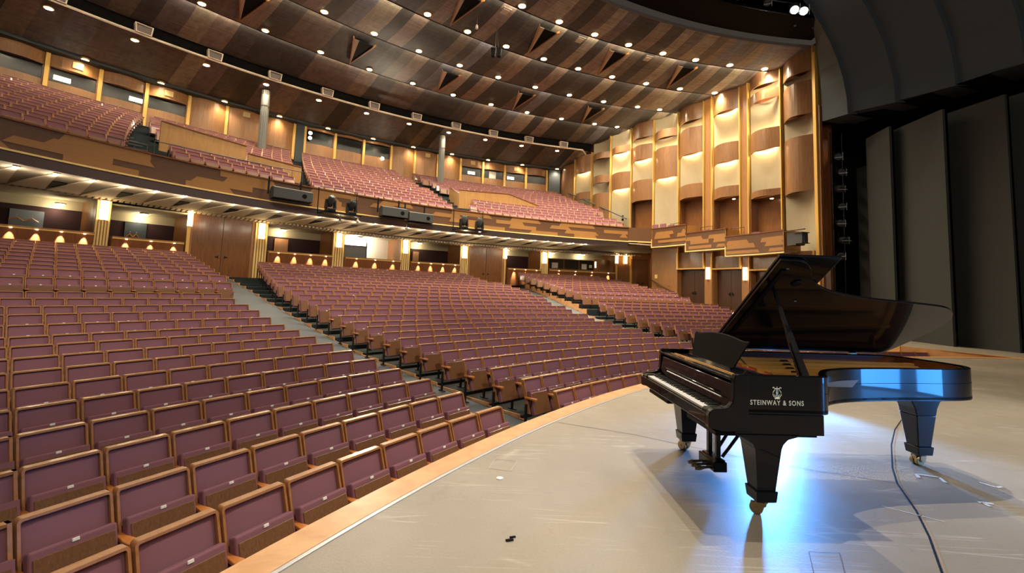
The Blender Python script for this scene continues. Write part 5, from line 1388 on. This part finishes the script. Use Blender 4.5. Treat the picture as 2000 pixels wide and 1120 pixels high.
m=MB(); m.lathe([(.030,-.01),(.045,-.005),(.045,0),(.02,.0)],14); 
o=m.build('prop_cup',MT['piano_satin'],pn); o.matrix_local=Matrix.Translation(LL(1.05,1.22,-.004))@Matrix.Rotation(TH,4,'X').inverted()
m=MB(); 
for s,t in ((1.18,.95),(.86,1.42)): m.box(LL(s,t,-.006),(.022,.012,.010))
m.build('lid_bolt',MT['brass'],pn)
m=MB()
for s in (.98,2.35): m.box(L(s,.0,ZH-.006),(.075,.03,.012)); m.tube([L(s-.04,-.008,ZH+.004),L(s+.04,-.008,ZH+.004)],.008,6)
m.build('lid_hinge',MT['brass'],pn)
m=MB(); 
for k in range(2): m.tube([LL(1.285,.05,.04+.01*k),LL(1.285,.051,.05)],.001,3)
# prop stick
p0=L(.775,W-.07,ZR-.03); p1=LL(.90,1.11,-.01)
d=(p1-p0); Lh=d.length; Zm=d.to_track_quat('Z','X').to_matrix().to_4x4(); Zm.translation=p0
m=MB(); m.X=Zm; m.taper((0,0,0),(.095,.05),(0,0,Lh*.24),(.060,.045)); m.taper((0,0,Lh*.24),(.060,.045),(0,0,Lh*.47),(.055,.040)); m.taper((0,0,Lh*.47),(.055,.040),(0,0,Lh*.55),(.034,.03)); m.taper((0,0,Lh*.55),(.034,.03),(0,0,Lh),(.026,.022))
o=m.build('lid_prop',MT['piano_satin'],pn); bevel(o,.003,2)
m=MB(); m.X=Zm; m.taper((0,-.028,Lh*.02),(.028,.01),(0,-.024,Lh*.36),(.022,.01)); m.build('short_prop',MT['piano_black'],pn)
# legs
def leg(s,t,ztop,rot,plate,label=None):
    lg=bpy.data.objects.new('leg',None); COL.objects.link(lg); lg.parent=pn; lg.location=L(s,t,0)
    m=MB()
    w0=.20;w1=.135
    m.taper((0,0,.185),(w1,w1),(0,0,.50),(w0,w0))
    # curved shoulders spreading to the plate
    prof=[(-w0/2,.50),(w0/2,.50),(w0/2+.015,.535),(w0/2+.05,.57),(w0/2+.12,.59),(w0/2+.14,.602),(w0/2+.14,ztop),(-w0/2-.14,ztop),(-w0/2-.14,.602),(-w0/2-.12,.59),(-w0/2-.05,.57),(-w0/2-.015,.535)]
    sc=(ztop-.50)/(.62-.50); pr=[(x,.50+(z-.50)*(sc if z<=.602 and ztop>.65 else 1)) for x,z in prof] if ztop>.65 else prof
    m.prism([(x,-w0/2,z) for x,z in pr],(0,w0,0))
    o=m.build('leg_post',MT['piano_black'],lg); o['label']='tapered black leg'; bevel(o,.008,2)
    m=MB(); m.taper((0,0,.108),(w1+.012,w1+.012),(0,0,.19),(w1+.030,w1+.030)); o=m.build('ferrule',MT['piano_black'],lg); bevel(o,.006,2)
    c=empty('caster'); c.parent=lg; c.rotation_euler=(0,0,rot)
    m=MB(); m.lathe([(.045,.085),(.05,.108),(.03,.112)],14); m.box((0,.018,.075),(.05,.10,.03)); m.prism([(-.05,-.01,.035),(-.05,.05,.045),(-.05,.035,.095),(-.05,-.03,.095)],(.012,0,0)); m.prism([(.038,-.01,.035),(.038,.05,.045),(.038,.035,.095),(.038,-.03,.095)],(.012,0,0))
    m.tube([(-.055,.03,.047),(.055,.03,.047)],.012,8)
    for x in (-.024,.024): m.lathe([(.012,x-.018),(.040,x-.018),(.047,x-.012),(.047,x+.012),(.040,x+.018),(.012,x+.018)],22,(0,.03,.047),'x')
    m.build('caster_wheels',MT['brass'],c)
    return lg
leg(.445,W-.085-.015,.60,.9,True); leg(.445,.10,.60,.5,True); leg(2.72,.36,.74,1.7,True)
# lyre with pedals
ly=bpy.data.objects.new('pedal_lyre',None); COL.objects.link(ly); ly.parent=pn; ly.location=L(.44,.70,0)
m=MB()
for t in (-.075,.075): m.box((0,-t,.37),(.040,.045,.50))
o=m.build('lyre_post',MT['piano_black'],ly); bevel(o,.004)
m=MB(); m.box((-.01,0,.11),(.12,.30,.085)); m.box((0,0,.155),(.09,.26,.02)); o=m.build('pedal_box',MT['piano_black'],ly); bevel(o,.006)
for t in (-.075,0,.075):
    m=MB(); m.tube([(-.06,-t,.085),(-.12,-t,.082),(-.17,-t,.075),(-.205,-t,.068)],[.010,.012,.020,.012],8); m.build('pedal',MT['brass'],ly)
m=MB()
for t in (-.06,.06): m.tube([(.05,-t,.17),(.36,-t*1.6,.60)],.014,6)
m.build('lyre_brace',MT['piano_black'],ly)
m=MB(); m.tube([(.02,0,.17),(.02,0,.60)],.005,5); m.tube([(.02,.04,.17),(.02,.04,.60)],.005,5); m.build('pedal_rod',MT['brass'],ly)
# maker's name and lyre emblem on the near side
ft=bpy.data.curves.new('maker_name','FONT'); ft.body='STEINWAY & SONS'; ft.size=.062; ft.extrude=.0006; ft.offset=.0012; ft.space_character=1.22; ft.align_x='CENTER'
tx=bpy.data.objects.new('maker_name',ft); COL.objects.link(tx); tx.parent=pn; tx.location=L(.513,W+.0012,.821); tx.rotation_euler=(PI/2,0,0); ft.materials.append(MT['logo_gold'])
bpy.context.view_layer.update()
wdt=tx.dimensions.x or .4
me=bpy.data.meshes.new_from_object(tx.evaluated_get(bpy.context.evaluated_depsgraph_get()))
me.name='maker_name'; bpy.data.objects.remove(tx)
tx=bpy.data.objects.new('maker_name',me); COL.objects.link(tx); tx.parent=pn; tx.location=L(.513,W+.0022,.821); tx.rotation_euler=(PI/2,0,0); tx.scale=(.408/wdt,.80,1)
m=MB()
def E2(x,z): return L(.513+x,W+.0035,.905+z)
for sg in (-1,1):
    m.tube([E2(sg*.004,-.028),E2(sg*.022,-.024),E2(sg*.032,-.008),E2(sg*.030,.010),E2(sg*.020,.024),E2(sg*.017,.036),E2(sg*.024,.046)],.0035,6)
    m.tube([E2(sg*.024,.046),E2(sg*.031,.044),E2(sg*.031,.038)],.0035,6)
    m.tube([E2(sg*.005,-.020),E2(sg*.016,-.014),E2(sg*.020,-.004)],.0022,5)
m.tube([E2(-.018,.036),E2(.018,.036)],.003,6)
for x in (-.007,0,.007): m.tube([E2(x,-.022),E2(x,.036)],.0013,5)
m.tube([E2(0,.036),E2(0,.052)],.003,6); m.tube([E2(-.020,-.036),E2(.020,-.036)],.0045,6); m.tube([E2(-.010,-.030),E2(.010,-.030)],.005,6)
m.tube([E2(-.006,.004),E2(0,.012),E2(.006,.004),E2(0,-.006),E2(-.006,.004)],.0022,5)
m.build('lyre_emblem',MT['logo_gold'],pn)

# ================================================================ stage lighting
def spot(loc,look,energy,col,size,soft,blend=.4,name='stage_beam'):
    ld=bpy.data.lights.new(name,'SPOT'); ld.energy=energy; ld.color=col; ld.spot_size=size; ld.spot_blend=blend; ld.shadow_soft_size=soft
    lo=bpy.data.objects.new(name,ld); COL.objects.link(lo); lo.location=loc
    lo.rotation_euler=(Vector(look)-Vector(loc)).to_track_quat('-Z','Y').to_euler(); return lo
def area(loc,look,energy,col,sx,sy,name):
    ld=bpy.data.lights.new(name,'AREA'); ld.shape='RECTANGLE'; ld.size=sx; ld.size_y=sy; ld.energy=energy; ld.color=col
    lo=bpy.data.objects.new(name,ld); COL.objects.link(lo); lo.location=loc
    lo.rotation_euler=(Vector(look)-Vector(loc)).to_track_quat('-Z','Y').to_euler(); return lo
# the two glowing bridge spotlights by the proscenium
for a in (1.7125,1.6945):
    P=PT(27.2,a,15.62); d=(Vector((3.2,4.6,.5))-P).normalized(); spot(P+d*.55,(3.2,4.4,.0),3000,(1,.92,.78),.75,.05,.5)
# added fill areas overhead (out of view), brightening floor and house
for (x,y) in ((-3,-5),(4,-8),(12,-7)):
    area((x,y,12.0),(x-4,24,0),330,(1,.90,.78),4.0,.6,'stage_fill')
area((4,-2,13.5),(4,2,0),330,(1,.92,.82),6.0,.6,'stage_fill')
# added fill spots, out of view, brightening the rear stalls
for (x,y,tx_,ty_) in ((-2,-8,-10,15),(4,-8,-2,20),(9,-7,6,23)):
    spot((x,y,12.5),(tx_,ty_,.8),8500,(1,.90,.80),.62,.15,1.0,'stalls_fill')
# overhead stage spotlights above the piano: their double shadow lies round it
spot((3.4,6.6,12.0),(4.2,2.8,0),2700,(1,.92,.80),1.30,.04,.7)
spot((4.6,8.6,12.2),(4.2,3.2,0),2100,(1,.92,.80),1.30,.04,.7)
# cool daylight from the open dock door in the stage wing
area((8.3,1.35,1.10),(-2,4.2,.9),150,(.06,.34,1.0),.65,2.1,'dock_daylight')
# small blue lamp on the stage floor behind the piano
e=empty('floor_lamp',(4.48,7.95,0))
m=MB(); m.lathe([(.09,-.10),(.10,.0),(.10,.08)],14,(0,0,.42),'y'); m.build('housing',MT['black_metal'],e)
m=MB(); m.tube([(-.13,0,.0),(-.13,0,.42),(.13,0,.42),(.13,0,0)],.012,6); m.box((0,0,.01),(.32,.22,.02)); m.build('stand',MT['black_metal'],e)
tag(e,'small black floor lamp with blue light hidden behind the piano','floor lamp')
spot((4.40,7.75,.45),(3.0,4.0,.2),2300,(.09,.36,1.0),1.5,.12,.7,'blue_beam')
